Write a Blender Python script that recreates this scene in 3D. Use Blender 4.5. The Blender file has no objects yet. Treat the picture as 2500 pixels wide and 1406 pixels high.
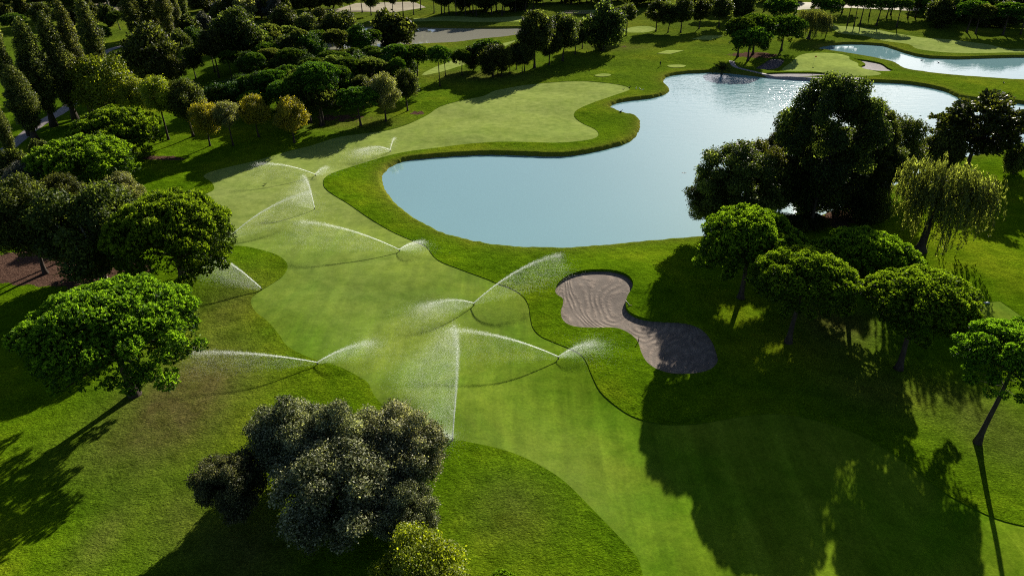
import bpy, math, random
import numpy as np
from mathutils import Vector
from mathutils.geometry import delaunay_2d_cdt
R = math.radians
scene = bpy.context.scene
COL = scene.collection

# ------------------------------------------------------------ camera, sky, sun, exposure
CAM_H, PITCH, FPX = 50.0, R(30), 1667.0
cd = bpy.data.cameras.new('camera'); cam = bpy.data.objects.new('camera', cd); COL.objects.link(cam)
cam.location = (0, 0, CAM_H); cam.rotation_euler = (R(90) - PITCH, 0, 0)
cd.sensor_width = 36; cd.lens = 36 * FPX / 2500; cd.clip_start = .5; cd.clip_end = 20000
scene.camera = cam
SUN_AZ, SUN_EL = R(24.6), R(20.5)
w = bpy.data.worlds.new('World'); scene.world = w; w.use_nodes = True
nt = w.node_tree; bg = nt.nodes['Background']
sky = nt.nodes.new('ShaderNodeTexSky'); sky.sky_type = 'NISHITA'; sky.sun_disc = False
sky.sun_elevation = SUN_EL; sky.sun_rotation = SUN_AZ; sky.dust_density = .6; sky.air_density = .6
nt.links.new(sky.outputs[0], bg.inputs[0]); bg.inputs[1].default_value = .05
sd = bpy.data.lights.new('sun', 'SUN'); so = bpy.data.objects.new('sun', sd); COL.objects.link(so)
sd.energy = 5.0; sd.angle = R(.5); sd.color = (1, .93, .80)
so.rotation_euler = Vector((math.sin(SUN_AZ) * math.cos(SUN_EL), math.cos(SUN_AZ) * math.cos(SUN_EL), math.sin(SUN_EL))).to_track_quat('Z', 'Y').to_euler()
vs = scene.view_settings
vs.view_transform = 'Standard'; vs.look = 'None'; vs.gamma = 1; vs.exposure = .88
scene.cycles.filter_width = 1.1; scene.cycles.use_denoising = False
scene.cycles.max_bounces = 6; scene.cycles.diffuse_bounces = 2; scene.cycles.transmission_bounces = 3
scene.cycles.transparent_max_bounces = 4; scene.cycles.sample_clamp_indirect = 3

# ------------------------------------------------------------ geometry of the view: a traced point to a point on the ground
def ray(x, y):
    X = (x - 1250) / FPX; Y = -(y - 703) / FPX
    return np.array([X, math.cos(PITCH) + Y * math.sin(PITCH), -math.sin(PITCH) + Y * math.cos(PITCH)])
def G(x, y, z=0.0):
    r = ray(x, y); t = (z - CAM_H) / r[2]
    return r * t + np.array([0, 0, CAM_H])
def img(P):
    d = np.asarray(P, float) - np.array([0, 0, CAM_H])
    fw = d[1] * math.cos(PITCH) - d[2] * math.sin(PITCH); up = d[1] * math.sin(PITCH) + d[2] * math.cos(PITCH)
    return 1250 + FPX * d[0] / fw, 703 - FPX * up / fw, fw

# ------------------------------------------------------------ materials
def newmat(name):
    m = bpy.data.materials.new(name); m.use_nodes = True
    n = m.node_tree.nodes; l = m.node_tree.links
    return m, n, l, n['Principled BSDF'], n['Material Output']
def noise(n, l, scale, detail=4, rough=.6, vec=None, dist=0):
    t = n.new('ShaderNodeTexNoise'); t.inputs['Scale'].default_value = scale; t.inputs['Detail'].default_value = detail
    t.inputs['Roughness'].default_value = rough; t.inputs['Distortion'].default_value = dist
    if vec: l.new(vec, t.inputs['Vector'])
    return t.outputs['Fac']
def ramp(n, l, fac, stops):
    r = n.new('ShaderNodeValToRGB'); e = r.color_ramp.elements
    while len(e) < len(stops): e.new(.5)
    for i, (p, c) in enumerate(stops):
        e[i].position = p; e[i].color = (*c, 1)
    l.new(fac, r.inputs[0]); return r.outputs[0]
def mixc(n, l, fac, a, b, mode='MIX'):
    m = n.new('ShaderNodeMix'); m.data_type = 'RGBA'; m.blend_type = mode
    for sock, v in ((m.inputs[0], fac), (m.inputs[6], a), (m.inputs[7], b)):
        if isinstance(v, (int, float)): sock.default_value = v
        elif isinstance(v, tuple): sock.default_value = (*v, 1)
        else: l.new(v, sock)
    return m.outputs[2]
def mth(n, l, op, a, b=0.0, clamp=False):
    m = n.new('ShaderNodeMath'); m.operation = op; m.use_clamp = clamp
    for sock, v in ((m.inputs[0], a), (m.inputs[1], b)):
        if isinstance(v, (int, float)): sock.default_value = v
        else: l.new(v, sock)
    return m.outputs[0]
def bump(n, l, bsdf, h, strength, dist, prev=None):
    b = n.new('ShaderNodeBump'); b.inputs['Strength'].default_value = strength; b.inputs['Distance'].default_value = dist
    l.new(h, b.inputs['Height'])
    if prev: l.new(prev, b.inputs['Normal'])
    if bsdf: l.new(b.outputs[0], bsdf.inputs['Normal'])
    return b.outputs[0]
def geo(n): return n.new('ShaderNodeNewGeometry').outputs['Position']
def attr(n, name):
    a = n.new('ShaderNodeAttribute'); a.attribute_name = name; return a.outputs['Fac']
def stretch(n, l, vec, rot, sc):
    m = n.new('ShaderNodeMapping'); m.inputs['Rotation'].default_value = rot; m.inputs['Scale'].default_value = sc
    l.new(vec, m.inputs['Vector']); return m.outputs[0]

def mat_rough():
    m, n, l, b, o = newmat('rough_grass')
    p = geo(n)
    big = noise(n, l, .045, 5, .6, p); mid = noise(n, l, .45, 5, .65, p); fine = noise(n, l, 4.5, 4, .7, p)
    c1 = ramp(n, l, big, [(.30, (.052, .122, .003)), (.50, (.095, .180, .004)), (.68, (.170, .235, .008))])
    c2 = ramp(n, l, mid, [(.32, (.45, .5, .4)), (.5, (1, 1, 1)), (.70, (1.5, 1.35, 1.3))])
    c = mixc(n, l, .55, c1, c2, 'MULTIPLY')
    c3 = ramp(n, l, fine, [(.30, (.42, .45, .40)), (.52, (1, 1, 1)), (.72, (1.9, 1.75, 1.6))])
    c = mixc(n, l, .8, c, c3, 'MULTIPLY')
    dry = attr(n, 'dry')
    dn = mth(n, l, 'MULTIPLY', dry, mth(n, l, 'ADD', noise(n, l, .22, 5, .7, p), .45), True)
    c = mixc(n, l, dn, c, mixc(n, l, .8, ramp(n, l, mid, [(.3, (.075, .070, .018)), (.6, (.125, .115, .035))]), c3, 'MULTIPLY'))
    bank = attr(n, 'bank')
    bn = mth(n, l, 'MULTIPLY', bank, mth(n, l, 'ADD', noise(n, l, .35, 5, .7, p), .35), True)
    c = mixc(n, l, bn, c, ramp(n, l, fine, [(.3, (.10, .10, .015)), (.7, (.20, .20, .030))]))
    mul = attr(n, 'mulch')
    mn = mth(n, l, 'GREATER_THAN', mth(n, l, 'ADD', mul, mth(n, l, 'MULTIPLY', mth(n, l, 'SUBTRACT', mid, .5), .9)), .5)
    lit = ramp(n, l, noise(n, l, 7, 4, .8, p), [(.35, (.03, .016, .012)), (.52, (.11, .062, .045)), (.7, (.26, .17, .12))])
    c = mixc(n, l, mn, c, lit)
    l.new(c, b.inputs['Base Color']); b.inputs['Roughness'].default_value = .9; b.inputs['Specular IOR Level'].default_value = 0
    x = bump(n, l, None, noise(n, l, .8, 5, .65, p), 1.0, .40)
    x = bump(n, l, None, noise(n, l, 5.0, 4, .75, stretch(n, l, p, (0, 0, .4), (.7, 1.4, 1))), 1.0, .16, x)
    l.new(x, b.inputs['Normal'])
    return m
def mat_fairway(name, base, pale, warm):
    m, n, l, b, o = newmat(name)
    p = geo(n)
    big = noise(n, l, .055, 6, .62, p, .6); mid = noise(n, l, .5, 5, .7, p); fine = noise(n, l, 8, 3, .7, p)
    streak = noise(n, l, .16, 4, .6, stretch(n, l, p, (0, 0, R(-8)), (3.5, .35, 1)))
    c = mixc(n, l, ramp(n, l, big, [(.36, (0, 0, 0)), (.66, (1, 1, 1))]), base, warm)
    c = mixc(n, l, .8, c, ramp(n, l, mid, [(.3, (.72, .76, .72)), (.5, (1, 1, 1)), (.7, (1.25, 1.2, 1.25))]), 'MULTIPLY')
    c = mixc(n, l, .6, c, ramp(n, l, streak, [(.38, (.82, .86, .8)), (.62, (1.18, 1.14, 1.3))]), 'MULTIPLY')
    c = mixc(n, l, .85, c, ramp(n, l, noise(n, l, 3.2, 5, .8, p), [(.3, (.62, .66, .6)), (.7, (1.40, 1.34, 1.4))]), 'MULTIPLY')
    for ang, sc, lo, hi in ((14, .55, .86, 1.15), (-38, .32, .88, 1.12), (62, .9, .92, 1.08)):
        st = noise(n, l, sc, 3, .55, stretch(n, l, p, (0, 0, R(ang)), (1.0, .045, 1)))
        c = mixc(n, l, .8, c, ramp(n, l, st, [(.36, (lo, lo, lo)), (.64, (hi, hi * .98, hi))]), 'MULTIPLY')
    dew_backlight = attr(n, 'dew_backlight')  # pale tone stands for backlight as well as dew
    dn = mth(n, l, 'MULTIPLY', dew_backlight, mth(n, l, 'ADD', noise(n, l, .12, 6, .7, p, .8), .35), True)
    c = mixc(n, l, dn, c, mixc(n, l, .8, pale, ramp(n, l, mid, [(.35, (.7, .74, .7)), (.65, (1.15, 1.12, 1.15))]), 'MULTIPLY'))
    l.new(c, b.inputs['Base Color']); b.inputs['Roughness'].default_value = .9; b.inputs['Specular IOR Level'].default_value = 0
    x = bump(n, l, None, noise(n, l, .8, 3, .6, p), .35, .10)
    x = bump(n, l, None, noise(n, l, 9, 3, .7, p), .7, .02, x)
    l.new(x, b.inputs['Normal'])
    return m
def mat_sand(name='bunker_sand', k=1.0):
    m, n, l, b, o = newmat(name)
    p = geo(n)
    fld = noise(n, l, .085, 1.5, .45, stretch(n, l, p, (0, 0, .5), (1.5, .7, 1)), .5)
    sx = n.new('ShaderNodeSeparateXYZ'); l.new(p, sx.inputs[0])
    ph = mth(n, l, 'ADD', mth(n, l, 'MULTIPLY', fld, 150), mth(n, l, 'MULTIPLY', sx.outputs[0], 2.6))
    wav = mth(n, l, 'ADD', mth(n, l, 'MULTIPLY', mth(n, l, 'SINE', ph), .5), .5)
    brk = ramp(n, l, noise(n, l, .8, 5, .7, p), [(.38, (.15, .15, .15)), (.6, (1, 1, 1))])
    wav = mth(n, l, 'MULTIPLY', wav, brk)
    fine = noise(n, l, 6, 5, .75, p); mid = noise(n, l, .5, 4, .6, p)
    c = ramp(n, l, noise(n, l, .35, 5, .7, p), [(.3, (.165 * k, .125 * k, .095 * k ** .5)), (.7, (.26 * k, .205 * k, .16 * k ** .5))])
    c = mixc(n, l, .7, c, ramp(n, l, fine, [(.3, (.65, .65, .65)), (.7, (1.3, 1.3, 1.3))]), 'MULTIPLY')
    c = mixc(n, l, .8, c, ramp(n, l, wav, [(.1, (.78, .78, .78)), (.9, (1.38, 1.35, 1.32))]), 'MULTIPLY')
    l.new(c, b.inputs['Base Color']); b.inputs['Roughness'].default_value = .9
    x = bump(n, l, None, wav, .8, .06); x = bump(n, l, None, fine, .6, .05, x); l.new(x, b.inputs['Normal'])
    return m
def mat_path():
    m, n, l, b, o = newmat('path_gravel')
    p = geo(n)
    c = ramp(n, l, noise(n, l, 1.2, 6, .7, p), [(.3, (.20, .17, .17)), (.7, (.34, .30, .29))])
    l.new(c, b.inputs['Base Color']); b.inputs['Roughness'].default_value = .85
    bump(n, l, b, noise(n, l, 8, 4, .7, p), .5, .03)
    return m
def mat_field():
    m, n, l, b, o = newmat('dry_field')
    p = geo(n)
    c = ramp(n, l, noise(n, l, .08, 6, .7, stretch(n, l, p, (0, 0, .3), (1, 4, 1))), [(.3, (.22, .17, .09)), (.7, (.34, .30, .17))])
    l.new(c, b.inputs['Base Color']); b.inputs['Roughness'].default_value = .9
    return m
def mat_water(name, body, tint, rip):
    m, n, l, b, o = newmat(name)
    p = geo(n)
    big = noise(n, l, .02, 3, .5, p)
    l.new(mixc(n, l, big, body, tuple(v * .85 for v in body)), b.inputs['Base Color'])
    b.inputs['Roughness'].default_value = .5; b.inputs['Specular IOR Level'].default_value = 0
    g = n.new('ShaderNodeBsdfGlossy'); g.inputs['Roughness'].default_value = .015; g.inputs['Color'].default_value = (*tint, 1)
    lw = n.new('ShaderNodeFresnel'); lw.inputs['IOR'].default_value = 2.0
    patch = ramp(n, l, noise(n, l, .05, 4, .6, stretch(n, l, p, (0, 0, .2), (.7, 1.6, 1))), [(.35, (.35, .35, .35)), (.7, (1, 1, 1))])
    wind = attr(n, 'wind')
    h1 = mth(n, l, 'MULTIPLY', noise(n, l, .55, 3, .55, stretch(n, l, p, (0, 0, .35), (.7, 1.3, 1))), mth(n, l, 'ADD', mth(n, l, 'MULTIPLY', patch, .05), mth(n, l, 'MULTIPLY', wind, 1.15)))
    x = bump(n, l, None, h1, 1.0, .16)
    x = bump(n, l, None, noise(n, l, 5, 2, .5, p), rip * .5, .006, x)
    l.new(x, g.inputs['Normal']); l.new(x, lw.inputs['Normal'])
    mx = n.new('ShaderNodeMixShader'); l.new(lw.outputs[0], mx.inputs[0]); l.new(b.outputs[0], mx.inputs[1]); l.new(g.outputs[0], mx.inputs[2])
    l.new(mx.outputs[0], o.inputs['Surface'])
    return m
def mat_leaf(name, dark, mid, light, trans=.4, rough=.5, spec=.3, var=.25):
    m, n, l, b, o = newmat(name)
    oi = n.new('ShaderNodeObjectInfo')
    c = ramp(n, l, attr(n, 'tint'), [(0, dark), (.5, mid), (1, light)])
    v = mth(n, l, 'ADD', mth(n, l, 'MULTIPLY', oi.outputs['Random'], var * 2), 1 - var)
    hs = n.new('ShaderNodeHueSaturation'); l.new(c, hs.inputs['Color']); l.new(v, hs.inputs['Value'])
    l.new(mth(n, l, 'ADD', mth(n, l, 'MULTIPLY', oi.outputs['Random'], .03), .485), hs.inputs['Hue'])
    c = hs.outputs[0]
    l.new(c, b.inputs['Base Color']); b.inputs['Roughness'].default_value = rough; b.inputs['Specular IOR Level'].default_value = spec
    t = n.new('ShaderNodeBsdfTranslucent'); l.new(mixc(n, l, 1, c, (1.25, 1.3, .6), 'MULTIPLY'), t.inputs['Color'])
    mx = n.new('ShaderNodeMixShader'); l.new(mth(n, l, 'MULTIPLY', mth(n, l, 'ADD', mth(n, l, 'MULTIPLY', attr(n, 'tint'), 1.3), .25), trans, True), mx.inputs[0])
    l.new(b.outputs[0], mx.inputs[1]); l.new(t.outputs[0], mx.inputs[2]); l.new(mx.outputs[0], o.inputs['Surface'])
    return m
def mat_plain(name, col, rough=.7, spec=.4, ns=0, metal=0):
    m, n, l, b, o = newmat(name)
    if ns:
        c = mixc(n, l, 1, col, ramp(n, l, noise(n, l, ns, 4, .7, geo(n)), [(.3, (.55, .55, .55)), (.7, (1.4, 1.4, 1.4))]), 'MULTIPLY')
        l.new(c, b.inputs['Base Color'])
    else: b.inputs['Base Color'].default_value = (*col, 1)
    b.inputs['Roughness'].default_value = rough; b.inputs['Specular IOR Level'].default_value = spec; b.inputs['Metallic'].default_value = metal
    return m
def mat_bark(name, a, c2):
    m, n, l, b, o = newmat(name)
    p = geo(n)
    f = noise(n, l, 3.5, 5, .7, stretch(n, l, p, (0, 0, 0), (1.6, 1.6, .35)))
    l.new(ramp(n, l, f, [(.3, a), (.7, c2)]), b.inputs['Base Color']); b.inputs['Roughness'].default_value = .9; b.inputs['Specular IOR Level'].default_value = .2
    bump(n, l, b, f, .8, .06)
    return m
def mat_drops():
    m, n, l, b, o = newmat('water_drops')
    b.inputs['Base Color'].default_value = (.93, .96, .95, 1); b.inputs['Roughness'].default_value = .25
    t = n.new('ShaderNodeBsdfTranslucent'); t.inputs['Color'].default_value = (.95, .98, .97, 1)
    mx = n.new('ShaderNodeMixShader'); mx.inputs[0].default_value = .6
    l.new(b.outputs[0], mx.inputs[1]); l.new(t.outputs[0], mx.inputs[2]); l.new(mx.outputs[0], o.inputs['Surface'])
    return m
M = dict(
    rough=mat_rough(),
    fairway=mat_fairway('fairway_grass', (.076, .180, .004), (.30, .365, .095), (.155, .228, .013)),
    green=mat_fairway('green_grass', (.26, .33, .05), (.3, .38, .09), (.30, .36, .07)),
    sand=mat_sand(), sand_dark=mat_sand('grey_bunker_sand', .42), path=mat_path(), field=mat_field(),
    water=mat_water('pond_water', (.26, .47, .50), (.95, .98, 1.0), .35),
    water_far=mat_water('far_pond_water', (.40, .39, .31), (.95, .97, 1.0), .25),
    pine=mat_leaf('pine_needles', (.016, .042, .004), (.095, .19, .010), (.30, .45, .030), .34, .55, .12, .15),
    pine_dark=mat_leaf('dark_pine_needles', (.010, .028, .004), (.045, .105, .010), (.17, .27, .020), .26, .55, .12),  # darker copy for far pines: backlit shade put into the tip colour
    plane=mat_leaf('olive_leaves', (.022, .034, .007), (.075, .095, .016), (.22, .25, .05), .42, .55, .15),
    dark=mat_leaf('dark_leaves', (.014, .024, .008), (.055, .078, .018), (.20, .24, .05), .55, .55, .12),
    maple=mat_leaf('yellow_green_leaves', (.09, .12, .010), (.22, .27, .016), (.42, .46, .03), .45, .5, .3, .12),
    gold=mat_leaf('golden_leaves', (.12, .125, .014), (.30, .28, .022), (.60, .50, .04), .45, .5, .3, .10),
    pale=mat_leaf('pale_leaves', (.08, .085, .025), (.22, .23, .07), (.42, .43, .16), .5),
    silver_dark=mat_leaf('olive_silver_leaves', (.020, .026, .010), (.075, .085, .035), (.26, .26, .13), .3, .5, .15, .06),
    silver=mat_leaf('silver_leaves', (.030, .038, .014), (.16, .18, .085), (.62, .62, .38), .3, .5, .15, .06),
    grey=mat_leaf('grey_leaves', (.04, .045, .035), (.085, .09, .07), (.15, .155, .12), .3),
    poplar=mat_leaf('poplar_leaves', (.028, .040, .010), (.10, .125, .026), (.34, .36, .10), .45, .5, .2, .12),
    willow=mat_leaf('willow_leaves', (.045, .052, .012), (.13, .145, .03), (.30, .32, .08), .5),
    acacia=mat_leaf('acacia_leaves', (.016, .026, .006), (.045, .060, .010), (.11, .115, .018), .45),
    bark=mat_bark('bark', (.030, .022, .017), (.085, .066, .052)),
    bark_pale=mat_bark('pale_bark', (.20, .17, .13), (.42, .38, .31)),
    drops=mat_drops(),
    brass=mat_plain('dark_sprinkler_plastic', (.03, .03, .03), .5, .4),
    white=mat_plain('white_paint', (.7, .7, .68), .5, .4),
    wood=mat_plain('weathered_wood', (.18, .13, .09), .85, .3, 6),
    black=mat_plain('dark_feathers', (.012, .012, .014), .6, .3),
    roofm=mat_plain('pale_roof_sheet', (.55, .55, .52), .5, .4, 2),
    darkm=mat_plain('dark_panel', (.03, .035, .04), .6, .3, 2),
    skin=mat_plain('skin', (.35, .2, .14), .6, .3),
    cloth=mat_plain('dark_cloth', (.015, .018, .03), .8, .2),
    flag=mat_plain('red_flag', (.45, .03, .03), .8, .2),
)

# ------------------------------------------------------------ object helpers
def tag(o, label=None, cat=None, group=None, kind=None):
    if label: o['label'] = label
    if cat: o['category'] = cat
    if group: o['group'] = group
    if kind: o['kind'] = kind
    return o
def mkmesh(name, V, F, mat, tint=None, smooth=False, tri=None):
    """V (n,3); F (m,k) array of faces all with k corners"""
    me = bpy.data.meshes.new(name)
    V = np.asarray(V, np.float32); F = np.asarray(F, np.int32)
    me.vertices.add(len(V)); me.vertices.foreach_set('co', V.ravel())
    k = F.shape[1]
    me.loops.add(F.size); me.loops.foreach_set('vertex_index', F.ravel())
    me.polygons.add(len(F)); me.polygons.foreach_set('loop_start', np.arange(0, F.size, k, dtype=np.int32))
    me.polygons.foreach_set('loop_total', np.full(len(F), k, np.int32))
    if smooth: me.polygons.foreach_set('use_smooth', np.ones(len(F), bool))
    if tint is not None:
        a = me.attributes.new('tint', 'FLOAT', 'FACE'); a.data.foreach_set('value', np.asarray(tint, np.float32))
    me.materials.append(mat); me.update(calc_edges=True)
    return me
def link(name, data, parent=None, loc=None):
    o = bpy.data.objects.new(name, data); COL.objects.link(o)
    if parent: o.parent = parent
    if loc is not None: o.location = loc
    return o
def unit(v): return v / np.maximum(np.linalg.norm(v, axis=-1, keepdims=True), 1e-9)
class Geo:
    """collects quads"""
    def __init__(s): s.V = []; s.F = []; s.n = 0
    def add(s, V, F):
        V = np.asarray(V, float); F = np.asarray(F, int)
        s.V.append(V); s.F.append(F + s.n); s.n += len(V); return s
    def tube(s, pts, rad, k=7):
        pts = np.asarray(pts, float); n = len(pts); rad = np.asarray(rad, float)
        T = unit(np.gradient(pts, axis=0)); up = np.array([.13, .31, .94]); a = unit(np.cross(T, up)); b = np.cross(T, a)
        th = np.arange(k) * 2 * math.pi / k
        V = (pts[:, None] + rad[:, None, None] * (a[:, None] * np.cos(th)[None, :, None] + b[:, None] * np.sin(th)[None, :, None])).reshape(-1, 3)
        i = np.arange(n - 1)[:, None] * k; j = np.arange(k)[None]; j2 = (j + 1) % k
        F = np.stack([i + j, i + j2, i + k + j2, i + k + j], -1).reshape(-1, 4)
        s.add(V, F)
        e = np.array([[q, q + 1, (q + 2) % k if q + 2 < k else 0, 0] for q in ()]).reshape(0, 4)
        c = len(pts) - 1
        # end caps as fans of quads
        for base, fl in ((0, 1), (c * k, 0)):
            for q in range(1, k - 2, 2):
                f = [base, base + q, base + q + 1, base + q + 2]
                s.F.append(np.array([f[::-1] if fl else f]) + s.n - len(V))
        return s
    def box(s, c, d, rz=0):
        c = np.array(c, float); d = np.array(d, float) / 2
        V = np.array([[x, y, z] for z in (-1, 1) for y in (-1, 1) for x in (-1, 1)], float) * d
        ca, sa = math.cos(rz), math.sin(rz); V = np.stack([V[:, 0] * ca - V[:, 1] * sa, V[:, 0] * sa + V[:, 1] * ca, V[:, 2]], 1) + c
        return s.add(V, [[0, 2, 3, 1], [4, 5, 7, 6], [0, 1, 5, 4], [2, 6, 7, 3], [0, 4, 6, 2], [1, 3, 7, 5]])
    def ball(s, c, r, nu=8, nv=6):
        c = np.array(c, float); r = np.array(r, float) * np.ones(3)
        v = np.linspace(.02, math.pi - .02, nv); u = np.arange(nu) * 2 * math.pi / nu
        V = np.stack([np.outer(np.sin(v), np.cos(u)), np.outer(np.sin(v), np.sin(u)), np.outer(np.cos(v), np.ones(nu))], -1).reshape(-1, 3) * r + c
        i = np.arange(nv - 1)[:, None] * nu; j = np.arange(nu)[None]; j2 = (j + 1) % nu
        return s.add(V, np.stack([i + j, i + nu + j, i + nu + j2, i + j2], -1).reshape(-1, 4))
    def mesh(s, name, mat, smooth=True): return mkmesh(name, np.concatenate(s.V), np.concatenate(s.F), mat, smooth=smooth)

# ------------------------------------------------------------ traced outlines (points of the photograph put on the ground)
def smooth(P, closed=True, sub=4):
    P = np.asarray(P, float); n = len(P); out = []
    for i in range(n if closed else n - 1):
        p0, p1, p2, p3 = (P[(i + k) % n] if closed else P[min(max(i + k, 0), n - 1)] for k in (-1, 0, 1, 2))
        for t in np.arange(sub) / sub:
            out.append(.5 * (2 * p1 + (p2 - p0) * t + (2 * p0 - 5 * p1 + 4 * p2 - p3) * t * t + (3 * p1 - p0 - 3 * p2 + p3) * t ** 3))
    if not closed: out.append(P[-1])
    return np.array(out)
WL = -.8
def trace(P, z=0.0, sub=3, sm=True):
    g = np.array([G(x, y, z)[:2] for x, y in P])
    return smooth(g, True, sub) if sm else g
POND = trace([(932,440),(940,420),(965,403),(1000,392),(1060,386),(1150,380),(1220,379),(1300,382),(1370,383),(1430,376),(1490,363),(1530,351),(1552,335),(1562,312),(1560,292),(1548,284),(1525,280),(1500,269),(1489,263),(1510,252),(1560,244),(1590,241),(1618,234),(1634,223),(1630,212),(1619,202),(1625,191),(1650,184),(1700,179),(1760,179),(1830,186),(1900,193),(2000,199),(2100,201),(2200,205),(2260,213),(2310,226),(2345,241),(2400,247),(2470,252),(2560,262),(2750,280),(2760,350),(2600,352),(2500,352),(2420,375),(2300,400),(2150,470),(2000,530),(1900,562),(1800,578),(1740,580),(1700,582),(1600,590),(1500,600),(1430,606),(1340,609),(1250,605),(1190,598),(1130,585),(1080,570),(1040,550),(1000,525),(970,500),(945,470)], WL)
POND2 = trace([(1992,121),(2020,113),(2080,109),(2150,113),(2180,121),(2220,134),(2270,143),(2350,145),(2420,143),(2500,141),(2800,138),(2800,206),(2650,203),(2500,199),(2400,193),(2300,185),(2220,174),(2200,165),(2180,155),(2120,142),(2060,132),(2010,125)], WL)
POND3 = trace([(740,112),(800,82),(900,66),(1015,68),(1100,70),(1200,71),(1290,70),(1310,78),(1262,88),(1235,93),(1180,98),(1110,107),(1050,110),(1000,113),(920,119),(780,127)], WL)
_rp = np.random.default_rng(9)
def ragged(P, a):
    n = len(P); t = unit(np.roll(P, -1, 0) - np.roll(P, 1, 0)); nr = np.stack([-t[:, 1], t[:, 0]], 1)
    e = _rp.normal(size=n); e = .6 * e + .4 * np.roll(e, 1); return P + nr * (e * a)[:, None]
def densify(P, k=3): return np.concatenate([P + (np.roll(P, -1, 0) - P) * j / k for j in range(k)], 1).reshape(-1, 2)
POND = ragged(densify(POND), .13); POND2 = ragged(densify(POND2), .2); POND3 = ragged(POND3, .2)
FAIR = trace([(1538,216),(1520,226),(1450,250),(1410,267),(1402,280),(1420,295),(1450,312),(1461,325),(1455,337),(1420,345),(1350,349),(1250,348),(1150,352),(1060,361),(980,372),(900,392),(830,415),(798,433),(790,450),(800,468),(850,500),(900,530),(960,565),(1010,590),(1040,604),(1058,630),(1080,647),(1120,660),(1180,677),(1220,693),(1250,705),(1275,722),(1290,745),(1295,775),(1302,800),(1320,820),(1350,836),(1390,855),(1415,870),(1430,890),(1445,925),(1465,960),(1500,990),(1540,1015),(1590,1032),(1650,1040),(1720,1037),(1800,1025),(1860,1020),(1920,1021),(2000,1035),(2080,1060),(2150,1095),(2220,1140),(2300,1200),(2380,1245),(2450,1275),(2560,1300),(2700,1340),(2800,1700),(2300,1900),(1640,1700),(1568,1406),(1550,1360),(1500,1305),(1440,1245),(1380,1185),(1330,1150),(1270,1120),(1200,1098),(1110,1080),(1040,1062),(960,1020),(915,975),(900,945),(870,925),(830,905),(775,888),(740,872),(700,845),(680,815),(650,780),(625,760),(613,740),(615,725),(638,708),(665,692),(690,675),(703,655),(695,640),(670,625),(620,610),(580,604),(530,600),(480,560),(455,520),(470,492),(500,475),(523,463),(516,446),(497,432),(510,418),(560,404),(630,390),(700,371),(760,356),(830,338),(900,325),(940,319),(975,310),(1010,297),(1045,278),(1075,262),(1130,248),(1180,235),(1210,220),(1250,210),(1300,203),(1400,200),(1470,203),(1520,208)])
BUNK = trace([(1355,712),(1365,695),(1390,680),(1430,671),(1480,672),(1520,682),(1540,697),(1543,715),(1530,735),(1527,755),(1540,770),(1570,783),(1620,790),(1670,795),(1710,808),(1735,832),(1748,860),(1752,885),(1735,905),(1700,915),(1650,917),(1610,908),(1580,890),(1565,865),(1557,840),(1540,822),(1515,808),(1490,803),(1450,802),(1400,797),(1375,783),(1369,760),(1375,735),(1360,724)])
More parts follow.
